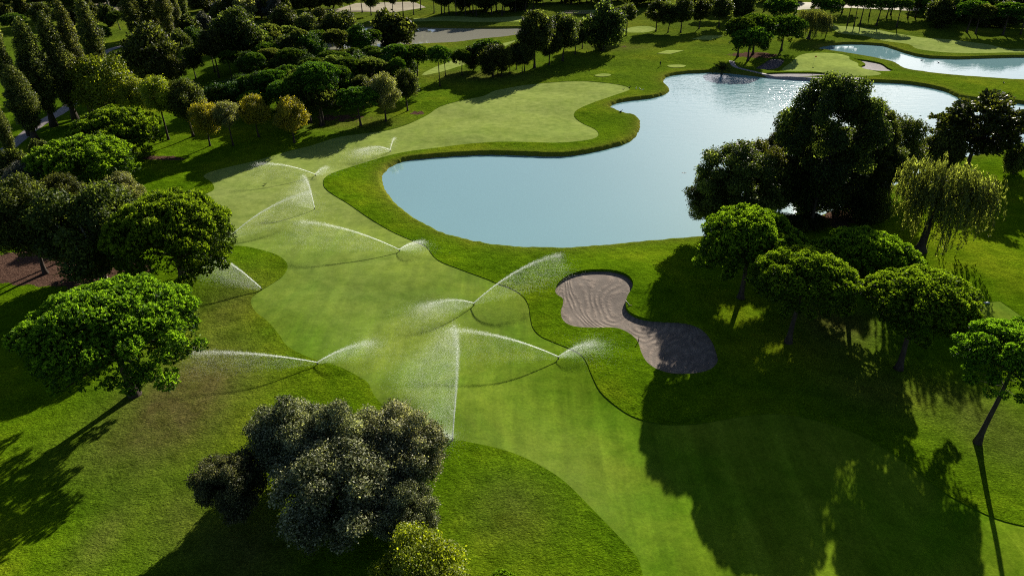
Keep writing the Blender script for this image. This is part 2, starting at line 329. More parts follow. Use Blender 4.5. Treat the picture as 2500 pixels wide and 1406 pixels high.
REG = [  # name, outline, depth below the turf, material
    ('pond', POND, 0, 'water', 'water'), ('side_pond', POND2, 0, 'water', 'water'), ('far_pond', POND3, 0, 'water_far', 'water'),
    ('fairway', FAIR, -.07, 'fairway', 'grass'),
    ('sand_bunker', BUNK, -.42, 'sand', 'sand'),
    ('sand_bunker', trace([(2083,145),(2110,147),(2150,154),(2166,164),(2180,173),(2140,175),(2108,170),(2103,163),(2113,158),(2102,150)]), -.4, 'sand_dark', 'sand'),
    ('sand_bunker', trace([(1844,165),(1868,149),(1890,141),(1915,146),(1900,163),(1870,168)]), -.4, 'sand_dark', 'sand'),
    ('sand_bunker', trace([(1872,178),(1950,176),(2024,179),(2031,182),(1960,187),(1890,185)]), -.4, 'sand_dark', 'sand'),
    ('putting_green', trace([(1908,168),(1935,150),(1950,137),(1985,131),(2045,132),(2072,139),(2074,146),(2095,155),(2098,166),(2150,181),(2130,186),(2050,184),(1975,173),(1940,172)]), -.04, 'green', 'grass'),
    ('far_fairway', trace([(2005,62),(2015,50),(2030,60),(2060,65),(2130,70),(2200,82),(2260,93),(2330,97),(2400,108),(2450,117),(2500,120),(2800,124),(2800,134),(2500,128),(2400,130),(2300,128),(2240,120),(2215,110),(2140,98),(2110,88),(2050,82),(2030,70)]), -.04, 'fairway', 'grass'),
    ('far_fairway', trace([(985,47),(1070,41),(1180,42),(1290,40),(1300,51),(1200,55),(1100,54),(1000,52)]), -.04, 'fairway', 'grass'),
    ('far_fairway', trace([(1530,70),(1560,64),(1590,65),(1602,71),(1570,79),(1530,80)]), -.04, 'fairway', 'grass'),
    ('far_fairway', trace([(1362,33),(1400,26),(1450,24),(1448,33),(1400,37),(1365,38)]), -.04, 'fairway', 'grass'),
    ('far_fairway', trace([(1030,187),(1062,165),(1100,150),(1158,122),(1225,108),(1262,100),(1200,130),(1130,158),(1070,180)]), -.04, 'fairway', 'grass'),
    ('tee_box', trace([(1688,97),(1718,88),(1768,88),(1735,99)], sm=False), .1, 'green', 'grass'),
    ('tee_box', trace([(1603,135),(1627,125),(1670,124),(1637,136)], sm=False), .1, 'green', 'grass'),
    ('tee_box', trace([(1629,160),(1640,158),(1662,158),(1675,161),(1664,165),(1640,165)]), .1, 'green', 'grass'),
    ('tee_box', trace([(1451,188),(1465,185),(1482,185),(1492,188),(1480,191),(1462,191)]), .1, 'green', 'grass'),
    ('tee_box', trace([(2330,742),(2405,740),(2440,738),(2500,778),(2500,830),(2380,800)], sm=False), -.03, 'fairway', 'grass'),
    ('dry_field', trace([(170,34),(215,6),(300,3),(310,20),(290,34)], sm=False), 0, 'field', 'field'),
    ('dry_field', trace([(800,30),(870,8),(1010,6),(1040,20),(960,30)], sm=False), 0, 'field', 'field'),
    ('dry_field', trace([(1930,24),(1950,6),(2100,10),(2300,18),(2470,24),(2440,30),(2250,28),(2080,20)], sm=False), 0, 'field', 'field'),
]
def strip(P, wd, z=0.0):
    c = smooth(np.array([G(x, y, z)[:2] for x, y in P]), False, 4)
    t = unit(np.gradient(c, axis=0)); nrm = np.stack([-t[:, 1], t[:, 0]], 1)
    return np.concatenate([c + nrm * wd / 2, (c - nrm * wd / 2)[::-1]])
REG += [('cart_path', strip([(-60,420),(10,368),(60,328),(110,297),(160,265),(185,243),(205,200),(235,150),(262,125),(300,115),(350,104),(390,97),(412,78),(425,50),(430,20)], 3.2), -.02, 'path', 'path'),
        ('sand_path', strip([(1786,150),(1795,163),(1830,173),(1900,186),(2010,191),(2110,192)], 1.8), -.02, 'path', 'path')]

def inside(P, poly):
    x, y = P[:, 0], P[:, 1]; c = np.zeros(len(P), bool)
    x1, y1 = poly[:, 0], poly[:, 1]; x2, y2 = np.roll(x1, -1), np.roll(y1, -1)
    bb = (x >= x1.min()) & (x <= x1.max()) & (y >= y1.min()) & (y <= y1.max()); idx = np.where(bb)[0]
    if len(idx) == 0: return c
    X, Y = x[idx], y[idx]; cc = np.zeros(len(idx), bool)
    for a, b, a2, b2 in zip(x1, y1, x2, y2):
        if b == b2: continue
        k = ((b > Y) != (b2 > Y)) & (X < (a2 - a) * (Y - b) / (b2 - b) + a); cc ^= k
    c[idx] = cc; return c
def dist(P, poly):
    d = np.full(len(P), 1e9)
    for a, b in zip(poly, np.roll(poly, -1, 0)):
        ab = b - a; L = ab @ ab
        if L < 1e-12: continue
        t = np.clip(((P - a) @ ab) / L, 0, 1); q = a + t[:, None] * ab
        d = np.minimum(d, np.hypot(*(P - q).T))
    return d
WATERS = [POND, POND2, POND3]  # the same arrays as in REG
def wdist(P):
    d = np.full(len(P), 1e9); ins = np.zeros(len(P), bool)
    for w_ in WATERS:
        lo, hi = w_.min(0) - 14, w_.max(0) + 14
        k = np.where(((P >= lo) & (P <= hi)).all(1))[0]
        if len(k): d[k] = np.minimum(d[k], dist(P[k], w_)); ins[k] |= inside(P[k], w_)
    d[ins] = 0
    return d
_rg = np.random.default_rng(4)
WV = [(2 * math.pi / L * math.cos(a), 2 * math.pi / L * math.sin(a), _rg.uniform(0, 6.3), A) for L, A, a in
      [(46, .30, .4), (33, .26, 1.5), (27, .22, 2.6), (19, .13, .9), (15, .10, 2.1), (11, .06, 1.2), (9, .05, 2.9)]]
MOUNDS = [(G(1640, 745), 7, .9), (G(1480, 650), 6, .5), (G(1490, 900), 6, .7), (G(1330, 700), 5, .3), (G(1110, 610), 7, .4), (G(1900, 900), 9, .5),
          (G(850, 930), 8, .5), (G(560, 650), 7, .5), (G(1350, 1290), 8, .6), (G(2350, 600), 9, .7), (G(2140, 560), 8, .5), (G(2060, 170), 6, .8)]
def hgt(P):
    P = np.atleast_2d(np.asarray(P, float))[:, :2]
    h = sum(A * np.sin(kx * P[:, 0] + ky * P[:, 1] + ph) for kx, ky, ph, A in WV) * .55
    for c, r, a in MOUNDS: h = h + a * np.exp(-((P - c[:2]) ** 2).sum(1) / (2 * r * r))
    h = h * np.clip((1500 - np.hypot(P[:, 0], P[:, 1])) / 900, 0, 1)
    d = wdist(P)
    s = np.clip(d / 11, 0, 1); h = h * s * s * (3 - 2 * s)
    t = np.clip(d / .9, 0, 1); h = h + WL * (1 - t) ** 1.3
    return h

# ------------------------------------------------------------ ground: one triangulation shared by turf, fairway, sand, paths and water
def build_ground():
    pts, edges = [], []
    def ring(poly):
        s = len(pts); pts.extend(map(tuple, poly)); n = len(poly)
        edges.extend((s + i, s + (i + 1) % n) for i in range(n))
    for nm, poly, dz, mt, kd in REG: ring(poly)
    extra = []
    for w_ in WATERS:
        t = unit(np.roll(w_, -1, 0) - np.roll(w_, 1, 0)); nrm = np.stack([-t[:, 1], t[:, 0]], 1)
        for k in range(3):
            q = w_ if k == 0 else w_ + (np.roll(w_, -1, 0) - w_) * k / 3
            for off in (.3, .6, .9, 1.3, 2.2):
                for sg in (-1, 1): extra.append(q + nrm * sg * off)
    rg = np.random.default_rng(1); y = 12.0; G_ = []
    while y < 900:
        s = max(.75, .0125 * y)
        xs = np.arange(-(.86 * y + 45), .86 * y + 45, s); G_.append(np.stack([xs + rg.uniform(-.25, .25, len(xs)) * s, y + rg.uniform(-.25, .25, len(xs)) * s], 1)); y += s
    E = np.concatenate(extra); d = wdist(E); E = E[d > .2]
    g = np.concatenate(G_); gi = np.logical_or.reduce([inside(g, w_) for w_ in WATERS]); g = g[~gi | (rg.uniform(size=len(g)) < .12)]
    far = np.array([(x, y) for x in (-9000, -3000, -1400, -700, 0, 700, 1400, 3000, 9000) for y in (-9000, -800, -120, 1200, 2500, 9000)], float)
    side = np.array([(x, y) for x in np.arange(-160, 161, 12.) for y in np.arange(-60, 12, 12.)])
    allp = np.concatenate([np.array(pts), E, g, far, side])
    r = delaunay_2d_cdt([Vector(p) for p in allp], edges, [], 0, 1e-4)
    V = np.array([tuple(v) for v in r[0]]); T = np.array([f for f in r[2] if len(f) == 3])
    cen = V[T].mean(1); reg = np.full(len(T), -1)
    for i, (nm, poly, dz, mt, kd) in enumerate(REG):
        if kd in ('water',): reg[inside(cen, poly)] = i
    for i, (nm, poly, dz, mt, kd) in enumerate(REG):
        if kd != 'water': reg[(reg == -1) & inside(cen, poly)] = i
    Z = hgt(V)
    d = wdist(V)
    def put(name, t, dz, mat, kd, label=None):
        used = np.unique(t); mp = np.full(len(V), -1); mp[used] = np.arange(len(used))
        z = np.full(len(used), WL) if kd == 'water' else Z[used] + dz
        me = mkmesh(name, np.column_stack([V[used], z]), mp[t], M[mat], smooth=True)
        return me, used, mp
    for i, (nm, poly, dz, mt, kd) in enumerate(REG):
        t = T[reg == i]
        if len(t) == 0: continue
        me, used, mp = put(nm, t, dz, mt, kd)
        if kd == 'water':
            P = V[used]; wd = np.zeros(len(P))
            for (px, py, sx, sy, a_) in ((1840, 212, 26, 18, .8), (1930, 240, 18, 13, .8), (2060, 250, 20, 14, .4), (1700, 200, 18, 12, .1), (1650, 330, 10, 14, .12), (2300, 165, 30, 20, .1)):
                c = G(px, py, WL)[:2]; wd += a_ * np.exp(-((P[:, 0] - c[0]) ** 2 / (2 * sx * sx) + (P[:, 1] - c[1]) ** 2 / (2 * sy * sy)))
            a = me.attributes.new('wind', 'FLOAT', 'POINT'); a.data.foreach_set('value', wd.astype(np.float32))
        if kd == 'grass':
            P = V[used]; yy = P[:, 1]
            dew_backlight = np.clip((yy - 70) / 110, 0, 1) ** .8 * 1.0  # far turf paler: backlight at a grazing view painted in, along with dew
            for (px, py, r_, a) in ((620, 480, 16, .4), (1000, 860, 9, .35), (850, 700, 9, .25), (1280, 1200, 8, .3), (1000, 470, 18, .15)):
                c = G(px, py)[:2]; dew_backlight = dew_backlight + a * np.exp(-((P - c) ** 2).sum(1) / (2 * r_ * r_))
            a = me.attributes.new('dew_backlight', 'FLOAT', 'POINT'); a.data.foreach_set('value', np.clip(dew_backlight, 0, 1.1).astype(np.float32))
        tag(link(nm, me), kind='structure')
    # turf
    t = T[reg == -1]; me, used, mp = put('ground', t, 0, 'rough', 'turf')
    P = V[used]; nv = len(used)
    # lips where the turf steps down to fairway, sand or path
    edge = {}
    for k, f in enumerate(T):
        if reg[k] >= 0 and REG[reg[k]][4] == 'water': continue
        for a, b in ((f[0], f[1]), (f[1], f[2]), (f[2], f[0])): edge.setdefault((min(a, b), max(a, b)), []).append((k, a, b))
    LV, LF = [], []
    for lst in edge.values():
        if len(lst) != 2: continue
        (k1, a, b), (k2, _, _) = lst
        if reg[k1] == reg[k2]: continue
        d1 = 0 if reg[k1] < 0 else REG[reg[k1]][2]; d2 = 0 if reg[k2] < 0 else REG[reg[k2]][2]
        if abs(d1 - d2) < 1e-4: continue
        if d1 < d2: a, b = b, a
        hi, lo = max(d1, d2), min(d1, d2); s = len(LV)
        LV += [(*V[a], Z[a] + hi), (*V[b], Z[b] + hi), (*V[b], Z[b] + lo), (*V[a], Z[a] + lo)]; LF += [(s, s + 3, s + 2), (s, s + 2, s + 1)]
    full = np.concatenate([np.column_stack([P, Z[used]]), np.array(LV)]); faces = np.concatenate([mp[t], np.array(LF) + nv])
    me = mkmesh('ground', full, faces, M['rough'], smooth=True)
    Q = full[:, :2]
    def blobs(lst):
        v = np.zeros(len(Q))
        for (px, py, sx, sy, a) in lst:
            c = G(px, py)[:2]; v += a * np.exp(-((Q[:, 0] - c[0]) ** 2 / (2 * sx * sx) + (Q[:, 1] - c[1]) ** 2 / (2 * sy * sy)))
        return np.clip(v, 0, 1).astype(np.float32)
    FAR = (.5 * np.clip((Q[:, 1] - 130) / 220, 0, 1)).astype(np.float32)  # rough tone shifts with distance, on top of the dry patches
    A = {'dry': FAR + blobs([(480, 930, 5, 6, .9), (430, 1010, 4, 4, .5), (330, 1100, 6, 4, .4), (560, 740, 4, 6, .55), (430, 1250, 2, 3, .4), (250, 1310, 1.5, 3, .5), (600, 1330, 4, 4, .7), (2030, 830, 4, 5, .5), (2150, 960, 5, 3, .4), (2420, 1040, 4, 5, .5), (1250, 1250, 3, 3, .4), (2050, 780, 4, 3, .5), (860, 300, 12, 6, .5), (1160, 185, 14, 6, .5), (1500, 115, 10, 5, .4)]),
         'mulch': blobs([(70, 650, 7, 3.5, 1.1), (180, 660, 6, 3.2, 1.1), (280, 672, 3.6, 2.6, .9), (2030, 535, 3, 5, .65), (2110, 530, 3, 3, .6), (830, 285, 9, 4, .6), (1020, 275, 2, 2, .7), (1220, 185, 5, 3, .5), (1520, 112, 5, 3, .5), (1840, 135, 9, 5, .8), (395, 385, 5, 1.3, .9), (2150, 605, 5, 4, .5)]),
         'bank': np.clip(np.exp(-np.maximum(wdist(Q) - .2, 0) / 1.5), 0, 1).astype(np.float32)}
    for k, v in A.items():
        a = me.attributes.new(k, 'FLOAT', 'POINT'); a.data.foreach_set('value', v)
    tag(link('ground', me), kind='structure')
build_ground()
def gz(x, y): return float(hgt([[x, y]])[0])

# ------------------------------------------------------------ leaves and tree prototypes
def quads(P, D, S, rg, flat=.0, asp=.6):
    """a rhombic leaf or leaf clump at each point, its face turned at random about direction D"""
    n = len(P); a = unit(rg.normal(size=(n, 3)) + D * flat); u = unit(np.cross(a, rg.normal(size=(n, 3)))); v = np.cross(a, u)
    S = (S * np.ones(n))[:, None]
    V = np.stack([P - u * S, P - v * S * asp, P + u * S, P + v * S * asp], 1).reshape(-1, 3)
    return V, np.arange(n * 4).reshape(n, 4)
def tufts(P, D, L, rg, k=6, spread=.55, wd=.10):
    """needle tufts: k thin blades fanned about D"""
    n = len(P); P = np.repeat(P, k, 0); D = unit(np.repeat(D, k, 0) + rg.normal(size=(n * k, 3)) * spread); L = np.repeat(L * np.ones(n), k)[:, None]
    s = unit(np.cross(D, rg.normal(size=(n * k, 3)))) * L * wd * 2
    B = P - D * L * .15
    V = np.stack([B, P + D * L * .55 - s, P + D * L, P + D * L * .55 + s], 1).reshape(-1, 3)
    return V, np.arange(n * k * 4).reshape(n * k, 4)
def shell(lobes, dens, rg, lo=.82, hi=1.05, cull=.72, zmin=-1.0):
    Ps, Ds, Ls = [], [], []
    C = np.array([l[0] for l in lobes]); Rr = np.array([l[1] for l in lobes])
    for i, (c, r) in enumerate(lobes):
        r = np.asarray(r, float); area = 4 * math.pi * (((r[0] * r[1]) ** 1.6 + (r[0] * r[2]) ** 1.6 + (r[1] * r[2]) ** 1.6) / 3) ** (1 / 1.6)
        n = max(3, int(area * dens)); d = unit(rg.normal(size=(n, 3))); d = d[d[:, 2] > zmin]
        P = c + d * r * rg.uniform(lo, hi, (len(d), 1)); D = unit(d / r)
        keep = np.ones(len(P), bool)
        for j in range(len(lobes)):
            if j != i: keep &= (((P - C[j]) / Rr[j]) ** 2).sum(1) > cull ** 2
        Ps.append(P[keep]); Ds.append(D[keep]); Ls.append(np.full(keep.sum(), i))
    return np.concatenate(Ps), np.concatenate(Ds), np.concatenate(Ls)
def limbs(g, base, tips, r0, rg, sag=.0):
    for tip in tips:
        tip = np.asarray(tip, float); b = np.asarray(base, float); L = np.linalg.norm(tip - b)
        mid = b * .5 + tip * .5 + rg.normal(size=3) * L * .06; mid[2] += L * (.10 - sag)
        t = np.linspace(0, 1, 6)[:, None]; pts = (1 - t) ** 2 * b + 2 * t * (1 - t) * mid + t * t * tip
        g.tube(pts, r0 * (1 - .85 * t[:, 0]), 5)
def trunk(g, h, r, rg, lean=(0, 0), k=9, flare=1.5):
    t = np.linspace(0, 1, 9); pts = np.stack([lean[0] * t ** 1.3 + .12 * np.sin(t * 5 + rg.uniform(0, 6)) * t, lean[1] * t ** 1.3 + .12 * np.sin(t * 4 + rg.uniform(0, 6)) * t, t * h - .25 * (t == 0)], 1)
    rad = r * (1 - .45 * t); rad[0] *= flare * 1.15; rad[1] *= 1.12
    g.tube(pts, rad, k); return pts[-1]
PROTO = {}
def proto(name, make):
    if name not in PROTO: PROTO[name] = make()
    return PROTO[name]
def tint_of(L, nl, rg, n_each, a=.25, b=.30, base=.45):
    lob = rg.uniform(-1, 1, nl)[L]; return np.clip(np.repeat(base + a * lob, n_each) + rg.normal(size=len(L) * n_each) * b, 0, 1)

def make_pine(seed, dens, k, size, r=6.5, h=14.0, asym=0, n=150):
    rg = np.random.default_rng(seed); zc = h - .42 * r; lobes = []
    ga = math.pi * (3 - 5 ** .5); hol = [(rg.uniform(0, 6.28), rg.uniform(.3, .85), rg.uniform(.10, .18)) for _ in range(6)]
    for i in range(n):
        q = (i + .5) / n; rr = r * .89 * math.sqrt(q) * rg.uniform(.93, 1.06); a = i * ga + rg.uniform(-.3, .3)
        wob = 1 + asym * math.sin(a * 2 + seed) + .06 * math.sin(a * 3 + seed * 2)
        dome = max(0, 1 - (rr / r) ** 2) ** .5; low = 0
        for (ha, hr, hw) in hol:
            if (rr * math.cos(a) / r - hr * math.cos(ha)) ** 2 + (rr * math.sin(a) / r - hr * math.sin(ha)) ** 2 < hw * hw: low = 1
        z = zc - .24 * r + .60 * r * dome + rg.uniform(-.28, .22) - low * rg.uniform(.6, 1.3)
        s = r * rg.uniform(.085, .13) * (1.05 - .15 * q) * (.75 if low else 1)
        lobes.append((np.array([rr * wob * math.cos(a), rr * wob * math.sin(a), z]), np.array([s, s, s * rg.uniform(.75, 1.0)])))
    for i in range(34):    # hanging pads below the rim
        a = rg.uniform(0, 6.28); rr = r * rg.uniform(.5, .95); s = r * rg.uniform(.07, .13)
        lobes.append((np.array([rr * math.cos(a), rr * math.sin(a), zc - .27 * r + .12 * r * (1 - (rr / r) ** 2) - rg.uniform(0, .22) * r]), np.array([s, s, s * .7])))
    P, D, L = shell(lobes, dens, rg, .92, 1.1, .92)
    keep = (D[:, 2] > -.15); P, D, L = P[keep], D[keep], L[keep]
    # inner and lower foliage that closes the crown
    P2, D2, L2 = shell(lobes, dens * .75, rg, .5, .86, .6)
    m = int(len(P) * .5); q = np.sqrt(rg.uniform(0, 1, m)); a = rg.uniform(0, 6.28, m); rr = q * r * .9
    Pi = np.stack([rr * np.cos(a), rr * np.sin(a), zc - .29 * r + (.60 * r * np.sqrt(1 - (rr / r) ** 2)) * rg.uniform(.05, .85, m)], 1)
    n1 = len(P); P = np.concatenate([P, P2, Pi]); D = np.concatenate([D, D2, np.tile([0, 0, 1.0], (m, 1))]); L = np.concatenate([L, L2, rg.integers(0, len(lobes), m)])
    dirs = unit(D * .45 + np.array([0, 0, .85])); dirs[n1:] = unit(D[n1:] + rg.normal(size=(len(D) - n1, 3)) * .6)
    V, F = tufts(P, dirs, size * rg.uniform(.7, 1.25, len(P)), rg, k, .45, .085)
    T_ = np.clip(np.where(np.arange(len(P)) < n1, .72, .16) + .14 * rg.uniform(-1, 1, len(lobes))[L] + rg.normal(size=len(P)) * .2, 0, 1)  # outer tufts lighter as new growth; inner ones darkened for painted crown self-shadow
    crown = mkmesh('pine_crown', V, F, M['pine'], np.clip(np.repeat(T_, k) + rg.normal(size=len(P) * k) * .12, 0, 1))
    g = Geo(); top = trunk(g, h - .70 * r, .34, rg, (rg.uniform(-.5, .5), rg.uniform(-.5, .5)), flare=1.6)
    sel = rg.choice(len(lobes), 28, replace=False)
    limbs(g, top - np.array([0, 0, .5]), [lobes[i][0] - np.array([0, 0, .3]) for i in sel], .17, rg)
    for i in range(10):   # bare lower twigs
        a = rg.uniform(0, 6.28); L_ = rg.uniform(1.8, 4.2); z = top[2] * rg.uniform(.7, .97)
        limbs(g, (top[0] * z / h, top[1] * z / h, z), [(L_ * math.cos(a), L_ * math.sin(a), z + rg.uniform(-.1, 1.1))], .05, rg)
    return dict(crown=crown, trunk=g.mesh('pine_trunk', M['bark']), r=r, h=h)
def make_broad(seed, twigs, per, leaf, r=4.2, h=12.0, vr=1.1, nl=26, ratio=.85, lobe=.34, loose=.42, low=.30, cull=.66, spread=.84):
    rg = np.random.default_rng(seed); zc = h - vr * r; lobes = []; rz = vr * r / (1 + lobe * .5)
    for i in range(nl):
        d = unit(rg.normal(size=3)); q = rg.uniform(.2, 1) ** .5 * spread
        if d[2] < 0: d[2] *= ratio * .9
        taper = 1 - .22 * max(d[2], 0)
        c = np.array([d[0] * r * q * taper, d[1] * r * q * taper, zc + d[2] * rz * q * 1.05]); s = r * rg.uniform(lobe * .7, lobe * 1.2)
        lobes.append((c, np.array([s, s, s * rg.uniform(.75, 1.05)])))
    area = sum(4 * math.pi * l[1][0] ** 2 for l in lobes)
    P, D, L = shell(lobes, twigs * 1.6 / area, rg, .7, 1.12, cull)
    n = len(P); Q = np.repeat(P, per, 0) + rg.normal(size=(n * per, 3)) * loose * np.array([1, 1, .75]); Dq = np.repeat(D, per, 0)
    V, F = quads(Q, unit(Dq + np.array([0, 0, .6])), leaf * rg.uniform(.6, 1.3, len(Q)), rg, .9)
    crown = mkmesh('leaf_crown', V, F, M['plane'], tint_of(L, len(lobes), rg, per, .22, .27))
    g = Geo(); top = trunk(g, max(h * low, zc - rz * .7) * 1.1, .24, rg, (rg.uniform(-.3, .3), rg.uniform(-.3, .3)))
    sel = rg.choice(nl, min(nl, 12), replace=False)
    limbs(g, top - np.array([0, 0, .2]), [lobes[i][0] for i in sel], .14, rg)
    return dict(crown=crown, trunk=g.mesh('leaf_trunk', M['bark']), r=r, h=h)
def make_poplar(seed, twigs, r=2.3, h=24.0):
    rg = np.random.default_rng(seed); lobes = []
    for i in range(120):
        q = (i + .5) / 120; z = h * (.15 + .82 * q); w_ = r * (.12 + .88 * math.sin(math.pi * min(1, .04 + q * .96) ** .85) ** .75) * (1 + .12 * math.sin(q * 17 + seed)) ; a = i * 2.4 + rg.uniform(-.5, .5)
        rr = w_ * rg.uniform(.35, .72); s = max(.36, w_ * rg.uniform(.26, .40))
        lobes.append((np.array([rr * math.cos(a), rr * math.sin(a), z]), np.array([s, s, s * rg.uniform(1.3, 2.0)])))
    area = sum(4 * math.pi * l[1][0] ** 2 * 1.5 for l in lobes)
    P, D, L = shell(lobes, twigs / area, rg, .75, 1.1, .7)
    per = 7; Q = np.repeat(P, per, 0) + rg.normal(size=(len(P) * per, 3)) * .17; Dq = np.repeat(D, per, 0)
    V, F = quads(Q, unit(Dq + np.array([0, 0, .5])), .145 * rg.uniform(.6, 1.3, len(Q)), rg, .8)
    crown = mkmesh('poplar_crown', V, F, M['poplar'], tint_of(L, len(lobes), rg, per, .2, .3))
    g = Geo(); trunk(g, h * .8, .42, rg, (0, 0)); 
    limbs(g, (0, 0, h * .09), [lobes[i][0] for i in range(1, 12, 2)], .12, rg)
    return dict(crown=crown, trunk=g.mesh('poplar_trunk', M['bark']), r=r, h=h)
def make_willow(seed, n=620, r=5.0, h=11.5):
    rg = np.random.default_rng(seed); g = Geo(); top = trunk(g, h * .42, .5, rg, (.9, .3), flare=1.9)
    heads = []
    for i in range(13):
        a = i * 2.4; rr = r * rg.uniform(.25, .78); z = h * rg.uniform(.66, .93) - rr * .22
        heads.append(np.array([top[0] + rr * math.cos(a), top[1] + rr * math.sin(a), z]))
    limbs(g, top, heads, .2, rg)
    Ps, Ds = [], []; Li = []
    for s_ in range(n):
        i = rg.integers(len(heads)); st = heads[i] + rg.normal(size=3) * np.array([.95, .95, .5]); L = rg.uniform(1.6, 6.8) * rg.uniform(.6, 1)
        L = min(L, st[2] - .6); m = int(L / .085); t = np.linspace(0, 1, m)[:, None]
        out = unit(np.array([st[0] - top[0], st[1] - top[1], 0])[None])[0]
        p = st + out * t * (1 - .5 * t) * 1.1 + np.array([.25, .1, -1]) * t ** 1.1 * L + rg.normal(size=(m, 3)) * .07
        Ps.append(p); Ds.append(np.tile([0.05, 0, -1.0], (m, 1))); Li.append(np.full(m, i))
    P = np.concatenate(Ps); D = unit(np.concatenate(Ds) + rg.normal(size=(len(P), 3)) * .35); L = np.concatenate(Li)
    V, F = tufts(P, D, .36 * np.ones(len(P)), rg, 1, .2, .085)
    crown = mkmesh('willow_crown', V, F, M['willow'], tint_of(L, len(heads), rg, 1, .2, .28))
    return dict(crown=crown, trunk=g.mesh('willow_trunk', M['bark']), r=r, h=h)
def make_acacia(seed, r=6.0, h=12.0):
    rg = np.random.default_rng(seed); g = Geo(); top = trunk(g, h * .3, .34, rg)
    P, D, L = [], [], []
    tips = []
    for i in range(150):
        d = unit(rg.normal(size=3)); c = np.array([0, 0, h * .57]) + d * np.array([r, r, h * .40]) * rg.uniform(.4, 1.0) ** .7
        tips.append(c); out = unit(np.array([d[0], d[1], .12])[None])[0]; side = np.array([-out[1], out[0], 0])
        m = 70; u = rg.uniform(-1.5, 1.1, m)[:, None]; v = rg.normal(size=m)[:, None] * .55
        P.append(c + out * u + side * v + np.array([0, 0, 1]) * (rg.normal(size=(m, 1)) * .16 - .22 * np.maximum(u, 0) ** 2)); D.append(np.tile(out, (m, 1))); L.append(np.full(m, i))
    P, D, L = map(np.concatenate, (P, D, L)); V, F = tufts(P, D, .5 * np.ones(len(P)), rg, 2, .5, .13)
    crown = mkmesh('acacia_crown', V, F, M['acacia'], tint_of(L, 150, rg, 2, .2, .28))
    limbs(g, top, tips[::2], .13, rg)
    return dict(crown=crown, trunk=g.mesh('acacia_trunk', M['bark']), r=r * 1.05, h=h)
def make_palm(seed, r=3.4, h=6.0):
    rg = np.random.default_rng(seed); g = Geo(); trunk(g, 1.6, .35, rg); P, D = [], []
    for i in range(44):
        a = i * 2.4; el = rg.uniform(.1, 1.35); L = rg.uniform(2.8, 3.8); m = 30; t = np.linspace(.1, 1, m)[:, None]
        d = np.array([math.cos(a) * math.cos(el), math.sin(a) * math.cos(el), math.sin(el)]); s = np.array([-math.sin(a), math.cos(a), 0])
        p = np.array([0, 0, 1.6]) + d * L * t + np.array([0, 0, -1]) * t ** 2 * L * .3
        for sg in (-1, 1): P.append(p); D.append(np.tile(unit((d * .8 + s * sg * .8)[None])[0], (m, 1)))
    P, D = np.concatenate(P), np.concatenate(D); V, F = tufts(P, D, .5 * np.ones(len(P)), rg, 1, .12, .06)
    return dict(crown=mkmesh('palm_fronds', V, F, M['dark'], np.clip(rg.normal(.5, .25, len(P)), 0, 1)), trunk=g.mesh('palm_trunk', M['bark']), r=r, h=h)

VR = dict(pine=.42, broad=1.1, oak=.85, bigtree=.88, bush=.78, poplar=5.2, willow=1.0, acacia=.95, palm=.7)
BINS = dict(pine=(1.1, 1.5, 2.0, 2.6), broad=(2.0, 2.6, 3.4), bigtree=(2.2, 2.8), oak=(1.75,), bush=(1.5,))
def P_(kind, i, big, ratio):
    bi = min(BINS.get(kind, (1,)), key=lambda q: abs(q - ratio))
    if kind == 'pine':
        j = i % (3 if big == 2 else 2)
        return proto(('pine', j, big, bi), lambda: make_pine(11 + j + int(bi * 10), 24 if big == 2 else 11 if big else 5, 5 if big else 4, .245 if big == 2 else .36 if big else .56, asym=(.0, .08, -.08)[j], h=6.5 * bi))
    if kind == 'broad':
        j = i % 3
        return proto(('broad', j, big, bi), lambda: make_broad(31 + j + int(bi * 10), 4600 if big == 2 else 2100 if big else 1400, 9, .12 if big == 2 else .15 if big else .20, h=4.2 * bi, loose=.22 if big == 2 else .30, nl=(56, 64, 50)[j], lobe=.22))
    if kind == 'oak': return proto(('oak', i % 4), lambda: make_broad(51 + i % 4, 8200, 10, .10, r=5.0, h=5 * 1.75, vr=.85, nl=120, ratio=1.0, lobe=.155, loose=.20, low=.22, cull=.85))
    if kind == 'bigtree': return proto(('bigtree', i % 4, bi), lambda: make_broad(61 + i % 4, 7200, 9, .14, r=6.5, h=6.5 * bi, vr=.88, nl=74, lobe=.155, spread=1.0, loose=.28, low=.2, ratio=1.05, cull=.8))
    if kind == 'bush': return proto(('bush', i % 3, big), lambda: make_broad(71 + i % 3, 3400 if big == 2 else 1500 if big else 700, 9, .09 if big == 2 else .15 if big else .24, r=3.0, h=4.5, vr=.78, nl=44, ratio=1.0, lobe=.24, loose=.2, low=.1))
    if kind == 'poplar': return proto(('poplar', i % 3), lambda: make_poplar(81 + i % 3, 7000))
    if kind == 'willow': return proto(('willow',), lambda: make_willow(91))
    if kind == 'acacia': return proto(('acacia',), lambda: make_acacia(95))
    if kind == 'palm': return proto(('palm',), lambda: make_palm(97))
NTREE = [0]
FIRST = {}
